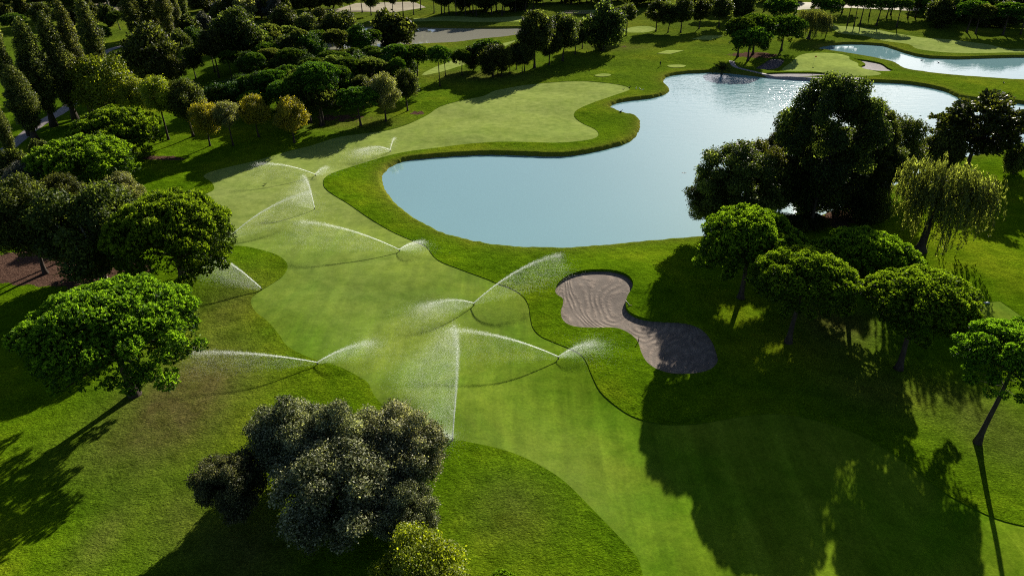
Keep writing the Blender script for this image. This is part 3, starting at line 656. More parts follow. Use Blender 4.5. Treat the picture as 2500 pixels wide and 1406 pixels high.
def plant(kind, leaf, cx, cy, wd, by, label, name=None, cat='tree', group=None, zs=None, bark='bark', lean=0.0, big=None):
    """a tree whose crown centre shows at (cx,cy) and whose foot stands on image row by (int) or which is by metres tall (float)"""
    i = NTREE[0]; NTREE[0] += 1
    if big is None: big = 2 if cy > 400 else 1 if cy > 130 else 0
    vr = VR[kind]; zc = 6.0
    for _ in range(6):
        if isinstance(by, float):
            q = G(cx, cy, zc); r = wd / 2 * img(q)[2] / FPX
            zc = by * .54 if kind == 'poplar' else max(by - vr * r, by * .45)
        else:
            lo, hi = .3, 40.0
            for _ in range(30):
                m_ = (lo + hi) / 2; q = G(cx, cy, m_)
                if img((q[0], q[1], 0))[1] < by: lo = m_
                else: hi = m_
            zc = lo
    q = G(cx, cy, zc); r = wd / 2 * img(q)[2] / FPX * (1.12 if kind == 'broad' else .84 if kind == 'poplar' else 1)
    h = by if isinstance(by, float) else zc / .54 if kind == 'poplar' else zc + vr * r
    p = P_(kind, i, big, h / r)
    z = gz(q[0], q[1])
    nm = name or dict(pine='umbrella_pine', broad='broadleaf_tree', oak='holm_oak', bigtree='broadleaf_tree', bush='shrub', poplar='poplar', willow='willow', acacia='acacia', palm='palm')[kind]
    root = link(nm, None, loc=(q[0], q[1], z - .03)); root.empty_display_size = .5
    rr = np.random.default_rng(i + 500)
    root.rotation_euler = (0, 0, rr.uniform(0, 6.28)) if not lean else (0, 0, lean)
    root.scale = (r / p['r'], r / p['r'], h / p['h'])
    for part, mt in (('trunk', bark), ('crown', leaf)):
        src = FIRST.get((id(p), part))
        if src is None: o = link(part, p[part], root); FIRST[(id(p), part)] = o
        else: o = src.copy(); COL.objects.link(o); o.parent = root
        o.material_slots[0].link = 'OBJECT'; o.material_slots[0].material = M[mt]
    tag(root, label, cat, group)
    return root, q, h, r
# ------------------------------------------------------------ trees: kind, foliage, crown centre (x, y), crown width, foot row (int) or height in metres (float), label
T = plant
GP = 'umbrella pines'; GB = 'broadleaf trees'
for a in [
 # umbrella pines near the camera
 ('pine','pine',275,808,425,965,'largest umbrella pine, on the left edge beside the long tree shadow',GP),
 ('pine','pine',415,562,325,683,'umbrella pine with a bare forked trunk, above the largest left pine',GP),
 ('pine','pine',1835,590,262,738,'umbrella pine nearest the pond, leftmost of the group right of the bunker',GP),
 ('pine','pine',1960,690,262,846,'umbrella pine in front, second from left beside the large bunker shadow',GP),
 ('pine','pine',2108,628,262,755,'umbrella pine at the back centre of the right-hand group',GP),
 ('pine','pine',2252,734,286,900,'umbrella pine with a leaning trunk, right of the group by the bunker',GP),
 ('pine','pine',2482,868,270,1085,'umbrella pine cut by the right edge of the view',GP),
 ('pine','pine',1232,1432,90,1530,'pine whose top just shows at the bottom edge beside the rough strip',GP),
 ('pine','pine',205,400,250,462,'broad umbrella pine at the bend of the gravel path, above the dark plane trees',GP),
 ('pine','pine',282,318,208,388,'wide dark-bottomed umbrella pine below the yellow-green maple',GP),
 # left middle pines
 ('pine','pine_dark',535,232,84,275,'small round pine above the golden trees, left of the pine cluster',GP),
 ('pine','pine_dark',612,207,86,262,'round pine behind the pale golden tree, left of the tall pines',GP),
 ('pine','pine_dark',618,243,74,290,'low pine right behind the third golden tree',GP),
 ('pine','pine_dark',668,196,92,268,'tall pine at the left of the dense pine cluster',GP),
 ('pine','pine_dark',745,217,150,300,'broadest dark pine of the cluster by the upper fairway',GP),
 ('pine','pine_dark',772,182,118,306,'high pine behind the broadest pine of the cluster',GP),
 ('pine','pine_dark',820,178,76,262,'slim ragged pine right of the broadest pine',GP),
 ('pine','pine_dark',650,127,76,178,'pine in the left wood with its crown apart from the rest',GP),
 ('pine','pine_dark',709,108,82,160,'tall pine left of the golf wood, above the lone pine',GP),
 ('pine','pine_dark',638,88,46,125,'small pine far left behind the lone pine',GP),
 ('pine','pine_dark',712,78,74,120,'pine behind the tall pine in the left wood',GP),
 ('pine','pine_dark',868,90,72,132,'pine left of the domed dark bush tree',GP),
 ('pine','pine_dark',908,88,50,126,'pine half hidden by the domed dark bush tree',GP),
 ('pine','pine_dark',806,140,66,190,'dark pine beneath the tall pair left of the far pond',GP),
 ('pine','pine_dark',862,128,46,180,'small pine between the dark pines in mid wood',GP),
 ('pine','pine_dark',908,128,58,178,'pine with patchy top in mid wood',GP),
 ('pine','pine_dark',893,160,56,205,'round small pine in front of the mid wood',GP),
 ('pine','pine_dark',970,128,72,200,'left of the two overlapping big dark pines in mid wood',GP),
 ('pine','pine_dark',1015,130,70,196,'right of the two overlapping big dark pines in mid wood',GP),
 ('pine','pine_dark',952,170,62,225,'pine below the two overlapping big dark pines',GP),
 ('pine','pine_dark',1070,128,58,211,'pine with a clear straight trunk right of the mid wood',GP),
 ('pine','pine_dark',1085,130,40,188,'pine just behind the clear-trunked pine',GP),
 ('pine','pine_dark',1126,135,54,184,'lone pine standing on the lawn right of the mid wood',GP),
 ('pine','pine_dark',1190,116,80,172,'round pine left of the dark tree row by the far pond',GP),
 ('pine','pine_dark',555,134,46,195,'first of two little pines on the shady left lawn',GP),
 ('pine','pine_dark',578,136,40,185,'second of two little pines on the shady left lawn',GP),
 ('pine','pine_dark',33,50,58,80,'pine behind the poplars at the top left corner',GP),
 ('pine','pine_dark',240,78,56,122,'pine just right of the tallest left poplars',GP),
 ('pine','pine_dark',285,42,46,76,'pine left of the back poplar pair',GP),
 ('pine','pine_dark',170,6,60,40,'pine at the top edge above the left poplars',GP),
 # right far pines
 ('pine','pine_dark',1812,68,84,140,'left crown of the umbrella pine clump beside the sandy path',GP),
 ('pine','pine_dark',1850,62,96,134,'middle crown of the umbrella pine clump beside the sandy path',GP),
 ('pine','pine_dark',1835,92,100,148,'lower front crown of the umbrella pine clump beside the sandy path',GP),
 ('pine','pine_dark',1918,66,100,124,'right crown of the umbrella pine clump, over the shaded bunker',GP),
 ('pine','pine_dark',1905,18,84,58,'pine behind the umbrella pine clump near the far willow',GP),
 ('pine','pine_dark',2455,42,100,64,'flat-topped pine in the top right wood',GP),
 ('pine','pine_dark',2300,10,90,52,'tall dark pine in the top right row above the far fairway',GP),
 ('pine','pine_dark',2250,4,60,30,'pine left of the tall dark pine in the top right row',GP),
 ('pine','pine_dark',2385,6,90,50,'pine with wide crown at the top right',GP),
]: T(*a[:7], group=a[7])
for a in [
 # left broadleaf
 ('broad','plane',60,535,175,670,'plane tree in brown leaf litter at the left edge',GB),
 ('broad','plane',212,560,240,680,'large dark plane tree with a pale trunk in brown leaf litter',GB),
 ('broad','pale',300,468,90,530,'pale leafy tree top behind the forked umbrella pine',GB),
 ('broad','plane',150,480,120,14.0,'olive plane tree behind the dark plane trees at left',GB),
 ('broad','maple',262,215,150,290,'bright yellow-green maple beside the gravel path',GB),
 ('broad','maple',335,238,86,300,'small yellow-green maple right of the bright maple',GB),
 ('broad','maple',382,228,84,340,'yellow-green tree with a bare trunk above the wide umbrella pine',GB),
 ('broad','plane',452,250,96,335,'dark green tree right of the bare-trunked maple',GB),
 ('broad','gold',497,286,74,355,'leftmost golden tree at the fairway edge',GB),
 ('broad','pale',553,278,62,355,'pale yellowish tree between two golden trees',GB),
 ('broad','gold',620,270,68,335,'middle golden tree at the fairway edge',GB),
 ('broad','gold',707,276,76,350,'rightmost golden tree at the fairway edge',GB),
 ('broad','plane',366,130,126,215,'large olive tree behind the yellow-green maples',GB),
 ('broad','plane',418,172,66,225,'olive tree right below the large olive tree',GB),
 ('broad','dark',466,138,52,192,'dark small tree standing alone on the left lawn',GB),
 ('broad','plane',518,108,66,190,'green tree with twin trunks on the left lawn',GB),
 ('broad','dark',580,86,112,175,'tall dark spreading tree above the left lawn',GB),
 ('broad','plane',697,52,72,120,'olive tree at the back of the left wood',GB),
 ('broad','plane',752,75,68,126,'olive tree in front of the tall brownish tree',GB),
 ('broad','plane',830,62,82,118,'tall brownish tree left of the far pond',GB),
 ('broad','dark',780,82,50,120,'thin dark tree left of the tall brownish tree',GB),
 ('bush','dark',960,68,112,104,'domed dark bush tree on the bank of the far pond',GB),
 ('broad','dark',990,205,66,270,'dark oval tree standing at the fairway edge',GB),
 ('broad','pale',935,222,84,295,'pale leafy tree at the right end of the cluster by the upper fairway',GB),
 ('broad','dark',882,208,50,262,'dark tree between the slim pine and the pale leafy tree',GB),
 ('broad','dark',1203,145,70,188,'brownish tree in front of the round pine by the far pond',GB),
 ('broad','dark',1245,140,42,182,'narrow dark tree left of the tall brown oaks',GB),
 ('broad','dark',1275,138,40,180,'second narrow dark tree left of the tall brown oaks',GB),
 ('broad','dark',1306,85,98,167,'tall brown oak at the left of the row across the fairway',GB),
 ('broad','dark',1342,105,60,160,'slim dark oak between the tall brown oaks',GB),
 ('broad','dark',1376,80,76,150,'tall brown oak in the middle of the row across the fairway',GB),
 ('broad','dark',1406,92,52,135,'slim oak at the right of the middle brown oak',GB),
 ('broad','pale',1424,72,44,118,'light green tree beside the big round oak',GB),
 ('broad','dark',1476,60,100,123,'big round oak standing alone above the fairway',GB),
 ('broad','dark',1532,36,48,90,'brown tree behind the big round oak',GB),
 ('broad','dark',1606,28,54,75,'first oak of the far row above the tee boxes',GB),
 ('broad','dark',1636,30,44,77,'second oak of the far row above the tee boxes',GB),
 ('broad','dark',1668,26,56,79,'third oak of the far row above the tee boxes',GB),
 ('broad','dark',1712,28,50,72,'brown fourth oak of the far row above the tee boxes',GB),
 ('broad','dark',1760,26,56,68,'fifth oak of the far row above the tee boxes',GB),
 ('broad','dark',1812,14,70,50,'grey rounded tree behind the umbrella pine clump',GB),
 # right
 ('bigtree','plane',1812,445,245,560,'green many-lobed tree overhanging the pond, leftmost of the big trees',GB),
 ('bigtree','dark',1905,430,170,535,'dark tall tree between the many-lobed tree and the biggest tree',GB),
 ('bigtree','plane',1938,350,140,500,'dark green tree leaning on the left of the biggest tree at the water',GB),
 ('bigtree','dark',2132,322,136,496,'dark tree with a rounded top right behind the biggest tree',GB),
 ('broad','plane',1742,478,120,566,'lowest left tree of the lakeside clump, hanging over the water',GB),
 ('broad','plane',1868,388,120,530,'green tree top between the many-lobed tree and the biggest tree',GB),
 ('bigtree','dark',2040,300,242,560,'biggest and tallest dark tree at the water, with a thick trunk',GB),
 ('broad','dark',2062,425,200,518,'low dark tree at the water behind the trunk of the biggest tree',GB),
 ('broad','dark',1972,425,190,524,'low dark tree at the water left of the trunk of the biggest tree',GB),
 ('bigtree','dark',2130,398,160,500,'dark tree behind the willow, right of the biggest tree',GB),
 ('broad','plane',2202,345,120,455,'lighter green tree between the biggest tree and the acacia',GB),
 ('acacia','acacia',2392,318,205,405,'feathery dark acacia at the right edge of the pond','trees at the pond'),
 ('bush','plane',2300,360,110,415,'leafy shrub behind the pale shelter roof',None),
 ('bush','plane',2490,378,60,425,'trimmed hedge shrub at the right edge below the pond',None),
 ('bush','dark',2120,500,120,545,'dark undergrowth bush at the foot of the biggest tree',None),
 # foreground
 ('oak','silver',710,1060,250,9.0,'silver-leaved bush at the back left of the foreground clump',None),
 ('oak','silver',975,1095,270,9.0,'silvery holm oak filling the right of the foreground clump',None),
 ('oak','silver',830,1200,360,9.0,'silvery holm oak at the front of the foreground clump',None),
 ('oak','silver',840,1055,230,9.5,'silvery holm oak at the back of the foreground clump',None),
 ('oak','silver',985,1245,190,6.5,'low holm oak lobe at the lower right of the foreground clump',GB),
 ('oak','silver_dark',552,1160,195,8.0,'dark olive small tree at the left of the foreground clump',None),
 ('bush','maple',1025,1385,225,6.0,'bright yellow-green tree at the bottom edge in front of the holm oaks',None),
 # left shrubs
 ('bush','grey',70,440,120,475,'grey-leaved shrub right below the umbrella pine at the path bend',None),
 ('bush','grey',150,445,90,480,'grey-leaved shrub between the path-bend pine and the plane trees',None),
 ('bush','plane',30,400,90,440,'dark laurel shrub at the left edge below the gravel path',None),
 ('bush','plane',95,362,60,390,'leafy shrub at the inside of the path bend',None),
 ('bush','grey',300,172,46,195,'grey shrub by the white post left of the olive tree',None),
 ('bush','dark',300,155,70,185,'dark shrub left of the large olive tree',None),
 ('bush','grey',497,48,44,70,'left grey olive shrub beyond the left lawn',None),
 ('bush','grey',540,26,54,52,'right grey olive shrub beyond the left lawn',None),
 ('bush','grey',415,110,34,140,'grey sapling beside the back poplars',None),
 ('bush','dark',462,60,60,88,'dark shrub beside the left grey olive shrub',None),
 ('bush','pale',595,18,60,52,'tall pale reeds beyond the left wood',None),
]:
    nm = 'shrub' if a[0] == 'bush' and a[7] is None else None
    T(*a[:7], group=a[7] or ('foreground clump' if a[2] > 1000 else 'shrubs'), cat='tree' if a[2] > 1000 or a[7] else 'shrub', bark='bark_pale' if a[2:4] == (212, 560) or a[2] < 0 else 'bark',
      name={'silver': 'holm_oak'}.get(a[1], nm))
T('willow','willow',2290,478,205,620,'weeping willow with trailing yellow-green strands and a leaning trunk', lean=.0, group='willows')
T('willow','willow',1982,54,74,94,'far weeping willow beside the umbrella pine clump', group='willows')
T('palm','dark',1766,150,52,176,'spiky young palm on the far bank of the main pond')
# poplars
for cx, cy, wd, by, lb in [
 (52,245,86,343,'poplar nearest the bend of the gravel path, left of the others'),
 (0,300,44,400,'poplar cut by the left edge below the tall row'),
 (6,150,50,330,'poplar behind the nearest one, cut by the left edge'),
 (85,170,88,310,'tall poplar left of the path, widest of the row'),
 (140,155,80,295,'poplar right beside the gravel path, third in the row'),
 (178,130,62,282,'narrow poplar just right of the path'),
 (222,92,66,205,'dark narrow poplar at the right end of the row'),
 (318,22,56,108,'back poplar, left of the far group'),
 (345,16,60,96,'back poplar, second of the far group'),
 (368,14,48,92,'back poplar, middle of the far group'),
 (398,18,50,102,'back poplar with a bare foot beside the path'),
 (421,14,38,90,'back poplar, right of the far group'),
 (440,2,34,72,'back poplar farthest to the right')]:
    T('poplar','poplar',cx,cy,wd,by,lb,group='poplars along the gravel path')
for x, by in ((216,46),(262,46)):
    T('broad','grey',x-8,-32,60,by,'bare pale-trunked tree, %s of two before the dry field' % ('left' if x < 240 else 'right'), bark='bark_pale', group='pale-trunked trees')
# far rows along the top edge
rg0 = random.Random(7)
ONES = 'first second third fourth fifth sixth seventh eighth ninth tenth eleventh twelfth thirteenth fourteenth fifteenth sixteenth seventeenth eighteenth nineteenth'.split()
def nth(k):
    k += 1
    if k < 20: return ONES[k - 1]
    a, b = divmod(k, 10)
    return ['twentieth', 'thirtieth', 'fortieth'][a - 2] if b == 0 else ['twenty-', 'thirty-', 'forty-'][a - 2] + ONES[b - 1]
def row(n, x0, x1, by0, by1, w0, w1, h0, h1, leafs, label, grp, kinds=('broad',), nm='distant_tree'):
    made = []
    for k in range(n):
        x = x0 + (x1 - x0) * (k + .5) / n + rg0.uniform(-7, 7); by = rg0.uniform(by0, by1); h = rg0.uniform(h0, h1)
        P = G(x, by); cy = img((P[0], P[1], h * .62))[1]; px = img((P[0], P[1], h * .62))[0]
        made.append((px, T(rg0.choice(kinds), rg0.choice(leafs), px, cy, rg0.uniform(w0, w1), float(h), label, name=nm, group=grp)[0]))
    for k, (_, o) in enumerate(sorted(made, key=lambda q: q[0])): o['label'] = '%s, %s from the left' % (label, nth(k))
row(20, 1075, 1290, 30, 38, 46, 66, 14, 18, ['dark'], 'dark tree in the wood beyond the far pond', 'wood beyond the far pond')
row(20, 1290, 1620, 6, 26, 44, 66, 12, 17, ['dark', 'dark', 'plane'], 'dark tree in the wood behind the big round oak', 'wood behind the big round oak')
row(9, 850, 1070, 20, 34, 34, 50, 12, 17, ['plane', 'pale', 'dark'], 'tree with bare foot in front of the dry field', 'trees before the dry field')
row(22, 430, 850, 2, 40, 46, 70, 9, 14, ['plane', 'dark', 'grey', 'plane'], 'mixed tree at the back of the left wood', 'back of the left wood', ('broad', 'bush'))
row(20, -40, 330, -12, 26, 50, 74, 10, 16, ['dark', 'dark', 'plane'], 'dark tree behind the left poplars', 'wood behind the left poplars')
row(18, 1640, 1960, 4, 20, 44, 68, 12, 16, ['dark', 'plane'], 'dark tree behind the far oak row', 'wood behind the far oak row', ('broad', 'pine'))
row(15, 1990, 2260, 24, 60, 50, 74, 11, 14, ['pine_dark'], 'dark pine of the row between far fairway and pale field', 'pine row above the far fairway', ('pine',))
row(14, 2270, 2520, 46, 84, 56, 84, 10, 14, ['dark', 'pine_dark'], 'dark tree in the wood at the top right', 'wood at the top right', ('broad', 'pine'))
row(14, 2240, 2540, 20, 44, 50, 76, 11, 15, ['dark', 'pine_dark'], 'dark tree deep in the top right wood', 'deep top right wood', ('broad', 'pine'))
row(44, -100, 2600, -52, -18, 60, 90, 13, 19, ['dark', 'dark', 'plane'], 'dark tree on the far edge of the course', 'trees on the far edge')
row(10, 540, 690, 36, 60, 36, 54, 8, 12, ['plane', 'dark', 'grey'], 'tree behind the tall dark spreading tree', 'trees behind the dark spreading tree')
row(14, 600, 800, 150, 215, 50, 70, 9, 12, ['dark', 'pine_dark'], 'dark tree deep inside the left wood', 'inside the left wood', ('broad', 'pine'))
row(9, 800, 1010, 170, 215, 44, 62, 8, 11, ['dark', 'pine_dark'], 'dark tree deep inside the mid wood', 'inside the mid wood', ('broad', 'pine'))
row(10, 430, 800, 90, 190, 50, 76, 9, 12, ['dark', 'pine_dark', 'plane'], 'tree in the shade of the left wood', 'shady middle of the left wood', ('broad', 'pine'))
row(6, -20, 300, 30, 80, 40, 60, 7, 10, ['dark', 'plane'], 'bushy tree between the poplars', 'bushy trees between the poplars', ('broad', 'bush'))
row(9, 620, 900, 90, 150, 50, 76, 9, 12, ['dark', 'pine_dark', 'plane'], 'tree on the near bank of the far pond', 'near bank of the far pond', ('broad', 'pine'))
row(6, 1150, 1290, 165, 190, 40, 56, 7, 10, ['dark', 'plane'], 'small dark tree left of the tall brown oaks', 'small trees by the tall brown oaks')
row(3, 1880, 1990, 555, 575, 70, 95, 2.2, 3, ['dark', 'plane'], 'undergrowth bush below the big lakeside trees', 'undergrowth by the lakeside trees', ('bush',), 'shrub')
row(8, 540, 900, 262, 296, 84, 110, 9, 11, ['pine_dark', 'dark', 'pine_dark'], 'dark tree behind the golden trees by the upper fairway', 'dark trees behind the golden trees', ('pine', 'broad'))
row(9, 700, 960, 215, 250, 70, 96, 9, 11, ['pine_dark', 'dark'], 'dark tree of the cluster left of the upper fairway', 'cluster left of the upper fairway', ('pine', 'broad'))
# ------------------------------------------------------------ sprinklers: head, jets and the drops they throw
rgs = np.random.default_rng(77)
def sprinkler(bx, by, label, jets, puff=None):
    B = G(bx, by); B[2] = gz(B[0], B[1])
    B = G(bx, by, B[2]); root = link('sprinkler', None, loc=tuple(B)); tag(root, label, 'sprinkler', 'irrigation sprinklers on the fairway')
    g = Geo(); t = np.linspace(0, 1, 4); g.tube([(0, 0, -.05), (0, 0, .08), (0, 0, .16), (0, 0, .22)], [.09, .08, .05, .045], 8)
    link('sprinkler_body', g.mesh('sprinkler_body', M['brass']), root)
    Vs, n0 = [], 0
    MV, JV = [], []
    for (ex, ey, ez, core, mist, drift, tail) in jets:
        E_ = G(ex, ey, ez) ; d = E_ - B; d[2] = 0; ap = ez + .0 - B[2]
        g2 = Geo(); dn = unit(d[None])[0]
        g2.tube([(0, 0, .2), tuple(dn * .06 + np.array([0, 0, .22])), tuple(dn * .22 + np.array([0, 0, .30]))], [.035, .03, .02], 6)
        link('nozzle', g2.mesh('nozzle', M['brass']), root)
        z0 = .28
        def pos(u): return np.stack([d[0] * u + .22 * drift[0] * (u ** 3 - u), d[1] * u, z0 + (ap - z0) * (2 * u - u * u)], -1)
        def flakes(P, D, ln, wd):
            n = len(P); D = unit(D + rgs.normal(size=(n, 3)) * .18); s = unit(np.cross(D, rgs.normal(size=(n, 3)))) * wd[:, None]
            return np.stack([P - D * ln[:, None], P + s, P + D * ln[:, None], P - s], 1).reshape(-1, 3)
        L = np.linalg.norm(d)
        # core of the jet: dense near the nozzle, breaking up with distance
        n = int(core * L * 560); u = rgs.uniform(0, 1, n) ** 1.15 * 1.12
        P = pos(u); Dv = np.stack([np.full(n, d[0]), np.full(n, d[1]), (ap - z0) * (2 - 2 * u)], -1)
        sp = (.03 + .20 * np.clip(u, 0, 2) ** 1.6)[:, None]; P = P + rgs.normal(size=(n, 3)) * sp * np.array([1, 1, .8])
        JV.append(flakes(P, unit(Dv), rgs.uniform(.02, .07, n), rgs.uniform(.004, .009, n) * (1 - .3 * np.clip(u, 0, 1))))
        # mist: drops falling out of the arc, carried by the breeze
        n = int(mist * L * 6500); u = rgs.beta(1.7, 1.25, n) * tail; P = pos(np.minimum(u, 1.02 + (u - 1.02) * .5)); f = rgs.uniform(0, 1, n) ** 1.3; keep = rgs.uniform(size=n) < (.25 + .75 * np.sin(u * 9 + rgs.normal(size=n) * .9 + bx) ** 2); P, u, f = P[keep], u[keep], f[keep]; n = len(u)
        zz = np.maximum(P[:, 2], .1); fall = f * zz; P[:, 2] = zz - fall + rgs.normal(size=n) * .12
        P[:, 0] += drift[0] * f * zz / 3 + rgs.normal(size=n) * (.06 + 1.3 * np.clip(u, 0, 1.6) ** 1.5 * (.2 + f)); P[:, 1] += drift[1] * f * zz / 3 + rgs.normal(size=n) * (.06 + 1.3 * np.clip(u, 0, 1.6) ** 1.5 * (.2 + f))
        P[:, 2] = np.maximum(P[:, 2], .04)
        MV.append(flakes(P, np.tile([drift[0] * .1, drift[1] * .1, -1.0], (n, 1)), rgs.uniform(.006, .013, n), rgs.uniform(.003, .0052, n)))
    if puff:
        n = puff; P = rgs.normal(size=(n, 3)) * np.array([.5, .35, .28]) + np.array([-.5, .1, .5]); P[:, 2] = np.abs(P[:, 2])
        MV.append(np.stack([P, P + rgs.normal(size=(n, 3)) * .03, P + rgs.normal(size=(n, 3)) * .03, P + rgs.normal(size=(n, 3)) * .03], 1).reshape(-1, 3))
    for nm, A in (('water_jet', JV), ('mist', MV)):
        V = np.concatenate(A); o = link(nm, mkmesh(nm, V, np.arange(len(V)).reshape(-1, 4), M['drops']), root)
        tag(o, kind='stuff')
for a in [
 (953,370,'sprinkler highest up the fairway, with one upright and one arching jet',[(964,338,3.2,1,.9,(-1.5,0),1.1),(902,360,1.8,.8,3.0,(-2.5,-1.5),1.9)]),
 (770,429,'sprinkler with a long jet into the tree shade and a short jet to the right',[(640,400,3.0,1,.5,(-.5,-1),1.3),(797,408,1.6,.7,1.6,(0,0),1.2)]),
 (768,510,'sprinkler whose fan of water bends left just before the pond corner',[(741,430,4.5,1.6,2.6,(-2.5,-.5),1.08)]),
 (560,583,'sprinkler at the tip of the forked pine, throwing up to the right',[(738,474,4.0,1.3,.9,(1.0,-1.5),1.25)]),
 (975,613,'sprinkler in mid fairway near the pond with a long jet to the left',[(757,543,3.6,1,.8,(-.5,-2),1.4),(1030,590,2.0,.8,1.6,(0,.5),1.15)]),
 (638,707,'sprinkler at the dark rough tongue, throwing up left behind the pine',[(494,608,3.6,1.2,1.6,(-.5,-2.2),1.1)]),
 (1157,744,'sprinkler left of the bunker, jet rising right and misty arc left',[(1350,626,4.2,1.3,.9,(.8,-.5),1.2),(1062,738,2.0,.8,2.6,(-1.0,-2.0),1.8)]),
 (775,889,'sprinkler at the lower left fairway edge with a flat jet to the left',[(497,860,2.6,1,.5,(0,-2),1.2),(890,838,2.2,1,1.4,(.8,0),1.5)]),
 (1363,875,'sprinkler nearest the bunker, with a jet to the left and a dense puff right',[(1120,806,3.4,1.1,.7,(-.5,-2),1.5),(1440,838,1.8,.6,2.2,(.8,0),1.5)]),
 (1105,1072,'sprinkler behind the holm oaks with the tallest upright fan of water',[(1112,806,5.0,1.5,2.6,(-4.5,-1.5),1.06),(1080,1060,1.0,.5,3,(-.5,0),1.2)]),
]: sprinkler(*a)

# ------------------------------------------------------------ small things
def at(x, y): P = G(x, y); return (P[0], P[1], gz(P[0], P[1]))
def flat_bird(x, y, z, label, name='duck', s=1.0, mat='black', rz=0, fly=False, water=False):
    P = G(x, y, z); zz = P[2] if z else gz(P[0], P[1])
    if water: P = G(x, y, WL); zz = WL
    g = Geo(); g.ball((0, 0, .10), (.24, .11, .10), 10, 7); g.tube([(.16, 0, .12), (.26, 0, .22), (.30, 0, .30)], [.06, .04, .035], 6); g.ball((.33, 0, .32), (.07, .05, .05)); g.tube([(.36, 0, .32), (.46, 0, .31)], [.02, .008], 5)
    g.tube([(-.2, 0, .12), (-.36, 0, .15)], [.06, .02], 5)
    if fly:
        for s_ in (-1, 1):
            g.add([(.1, .08 * s_, .13), (.02, .5 * s_, .32), (-.1, .75 * s_, .22), (-.16, .08 * s_, .12), (.1, .08 * s_, .15), (.02, .5 * s_, .335), (-.1, .75 * s_, .23), (-.16, .08 * s_, .14)], [(0, 1, 2, 3), (7, 6, 5, 4), (0, 4, 5, 1), (2, 6, 7, 3), (1, 5, 6, 2)])
    root = link(name, g.mesh(name, M[mat])); root.location = (P[0], P[1], zz); root.scale = (s,) * 3; root.rotation_euler = (0, 0, rz); tag(root, label, 'bird')
flat_bird(1670, 424, 6.0, 'black bird flying low over the open pond', 'bird', .6, fly=True, rz=1.2)
flat_bird(2250, 148, 0, 'left of two dark ducks on the upper right pond', s=1.3, water=True)
flat_bird(2291, 154, 0, 'right of two dark ducks on the upper right pond', s=1.3, water=True, rz=2)
flat_bird(1537, 213, 0, 'dark bird at the tip of the upper fairway', 'bird', 1.1)
flat_bird(1522, 218, 0, 'dark bird on the upper fairway, just left of its tip', 'bird', 1.0)
flat_bird(1553, 216, 0, 'white bird on the rough right of the upper fairway tip', 'bird', 1.1, 'white', rz=1)
flat_bird(1563, 217, 0, 'white bird, middle one right of the upper fairway tip', 'bird', 1.2, 'white', rz=2)
flat_bird(1569, 219, 0, 'white bird, rightmost beyond the upper fairway tip', 'bird', 1.0, 'white', rz=.3)
flat_bird(647, 452, 0, 'dark bird on the fairway left of the fan sprinkler', 'bird', 1.0)
flat_bird(2450, 204, 0, 'small bird on the grass strip between the ponds', 'bird', 1.4, rz=1.3)
flat_bird(1515, 274, 0, 'heron standing at the notch of the pond bank', 'heron', 1.6, rz=.5)

def person(x, y, label, rz):
    P = at(x, y); me = bpy.data.meshes.new('person')
    J = [(0,0,.95),(0,0,1.15),(0,0,1.38),(0,0,1.50),(0,.02,1.62),(0,.02,1.72),(.19,0,1.40),(.26,.05,1.12),(.24,.22,.92),(-.19,0,1.40),(-.26,.05,1.12),(-.22,.22,.92),(.10,0,.88),(.13,.06,.48),(.13,-.02,.07),(.13,.14,.03),(-.10,0,.88),(-.14,-.06,.48),(-.16,-.14,.07),(-.16,.03,.03)]
    Ed = [(0,1),(1,2),(2,3),(3,4),(4,5),(2,6),(6,7),(7,8),(2,9),(9,10),(10,11),(0,12),(12,13),(13,14),(14,15),(0,16),(16,17),(17,18),(18,19)]
    Rr = [.14,.14,.16,.06,.095,.07,.07,.05,.035,.07,.05,.035,.10,.065,.045,.035,.10,.065,.045,.035]
    me.from_pydata(J, Ed, []); me.materials.append(M['cloth'])
    o = link('person', me); o.location = P; o.rotation_euler = (0, 0, rz)
    md = o.modifiers.new('skin', 'SKIN'); sv = me.skin_vertices[0].data if me.skin_vertices else None
    if sv is None:
        bpy.context.view_layer.objects.active = o
        sv = me.skin_vertices[0].data if me.skin_vertices else None
    if sv:
        for v, r in zip(sv, Rr): v.radius = (r, r)
        sv[0].use_root = True
    s2 = o.modifiers.new('sub', 'SUBSURF'); s2.levels = s2.render_levels = 1
    g = Geo(); g.ball((0, .0, 1.72), (.10, .11, .09)); link('hair', g.mesh('hair', M['black']), o)
    tag(o, label, 'person'); return P
person(1612, 161, 'person in dark clothes walking on the rough beside the round tee', 2.2)

# rake beside the bunker
P = at(1537, 755)
g = Geo(); g.tube([(0, 0, .05), (-.4, 1.3, .10)], [.022, .018], 6)
o = link('bunker_rake', None, loc=P); tag(o, 'pale bunker rake lying on the grass at the narrow waist of the bunker', 'rake')
link('handle', g.mesh('handle', M['white']), o)
g = Geo(); g.box((0, 0, .05), (.6, .05, .04), .3)
for k in range(7): g.box((-.26 + .087 * k, -.03 + (-.26 + .087 * k) * .3, .0), (.015, .03, .09), .3)
link('rake_head', g.mesh('rake_head', M['wood'], False), o)
P = at(1558, 838); g = Geo(); g.tube([(0, 0, -.4), (0, 0, .15), (.02, 0, .5)], [.05, .05, .03], 7); g.ball((.02, 0, .55), .08)
o = link('bunker_post', g.mesh('bunker_post', M['black'])); o.location = P; tag(o, 'small dark post at the near edge of the large bunker', 'post')
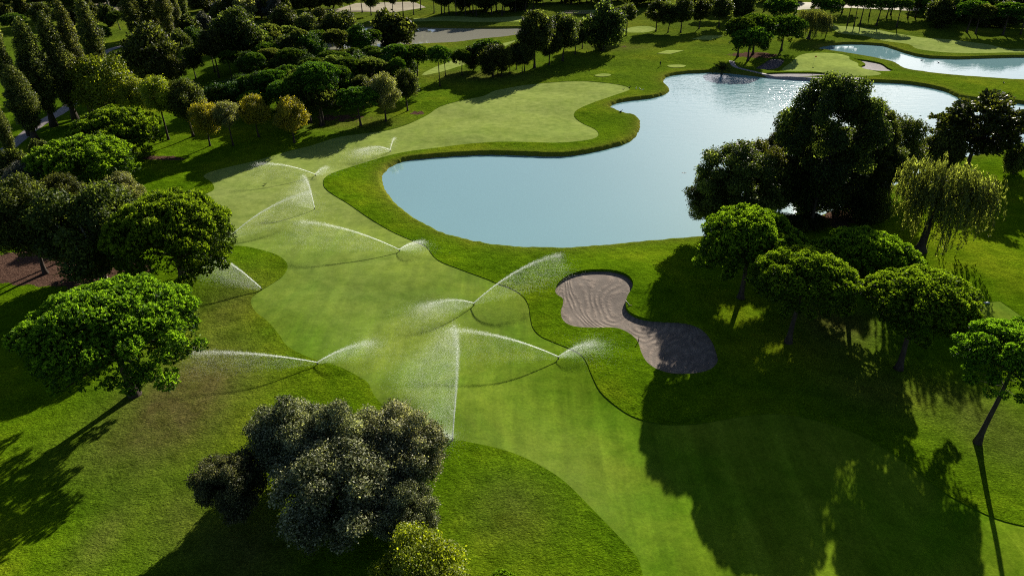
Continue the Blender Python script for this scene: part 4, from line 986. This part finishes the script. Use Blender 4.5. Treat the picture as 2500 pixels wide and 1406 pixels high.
# flag
o = link('flagstick', None, loc=at(1986, 157)); tag(o, 'thin flagstick on the far putting green', 'flag')
g = Geo(); g.tube([(0, 0, -.1), (0, 0, 2.4)], [.022, .018], 6); link('pole', g.mesh('pole', M['white']), o)
g = Geo(); xx = np.linspace(0, .55, 6)
V = [(x, .05 * math.sin(x * 9), 2.38 - z) for x in xx for z in (0, .36)] + [(x, .05 * math.sin(x * 9) + .006, 2.38 - z) for x in xx for z in (0, .36)]
g.add(V, [(2 * i, 2 * i + 1, 2 * i + 3, 2 * i + 2) for i in range(5)] + [(12 + 2 * i, 14 + 2 * i, 15 + 2 * i, 13 + 2 * i) for i in range(5)]); link('flag', g.mesh('flag', M['flag']), o)
# markers and posts
def marker(x, y, label, name, mat, d, cat, rz=0):
    g = Geo(); g.box((0, 0, d[2] / 2), d, 0); g.box((0, 0, d[2] + .02), (d[0] * .8, d[1] * .8, .04), 0)
    o = link(name, g.mesh(name, M[mat], False)); o.location = at(x, y); o.rotation_euler = (0, 0, rz); tag(o, label, cat)
marker(2408, 742, 'white tee marker on the small tee at the right', 'tee_marker', 'white', (.7, .3, .12), 'marker', .1)
marker(311, 187, 'white post by the grey shrub on the left lawn', 'white_post', 'white', (.4, .4, 1.6), 'post')
# shelter among the trees
P = G(2298, 395); z = gz(P[0], P[1]); o = link('shelter', None, loc=(P[0], P[1], z)); tag(o, 'small dark shelter with a flat pale roof under the acacia', 'shelter')
g = Geo(); g.box((0, 0, 2.62), (6.2, 2.8, .14), .05); g.box((0, 0, 2.72), (6.4, 3.0, .06), .05); link('roof', g.mesh('roof', M['roofm'], False), o)
for sx in (-2.7, 2.7):
    for sy in (-1.1, 1.1): g = Geo(); g.box((sx, sy, 1.28), (.12, .12, 2.55), .05); link('post', g.mesh('post', M['darkm'], False), o)
g = Geo(); g.box((0, 1.1, 1.1), (5.2, .08, 2.0), .05); link('back_panel', g.mesh('back_panel', M['darkm'], False), o)
# bridge across the far water
P = at(1412, 36); o = link('footbridge', None, loc=(P[0], P[1], P[2] + .3)); tag(o, 'low wooden footbridge with railings behind the middle brown oak', 'bridge')
g = Geo(); g.box((0, 0, .3), (13, 2.0, .22)); link('deck', g.mesh('deck', M['wood'], False), o)
for sy in (-1, 1):
    g = Geo(); g.box((0, sy, 1.35), (13, .08, .09)); g.box((0, sy, .9), (13, .05, .06))
    for k in range(14): g.box((-6.2 + k * .954, sy, .85), (.09, .09, 1.0))
    link('railing', g.mesh('railing', M['wood'], False), o)
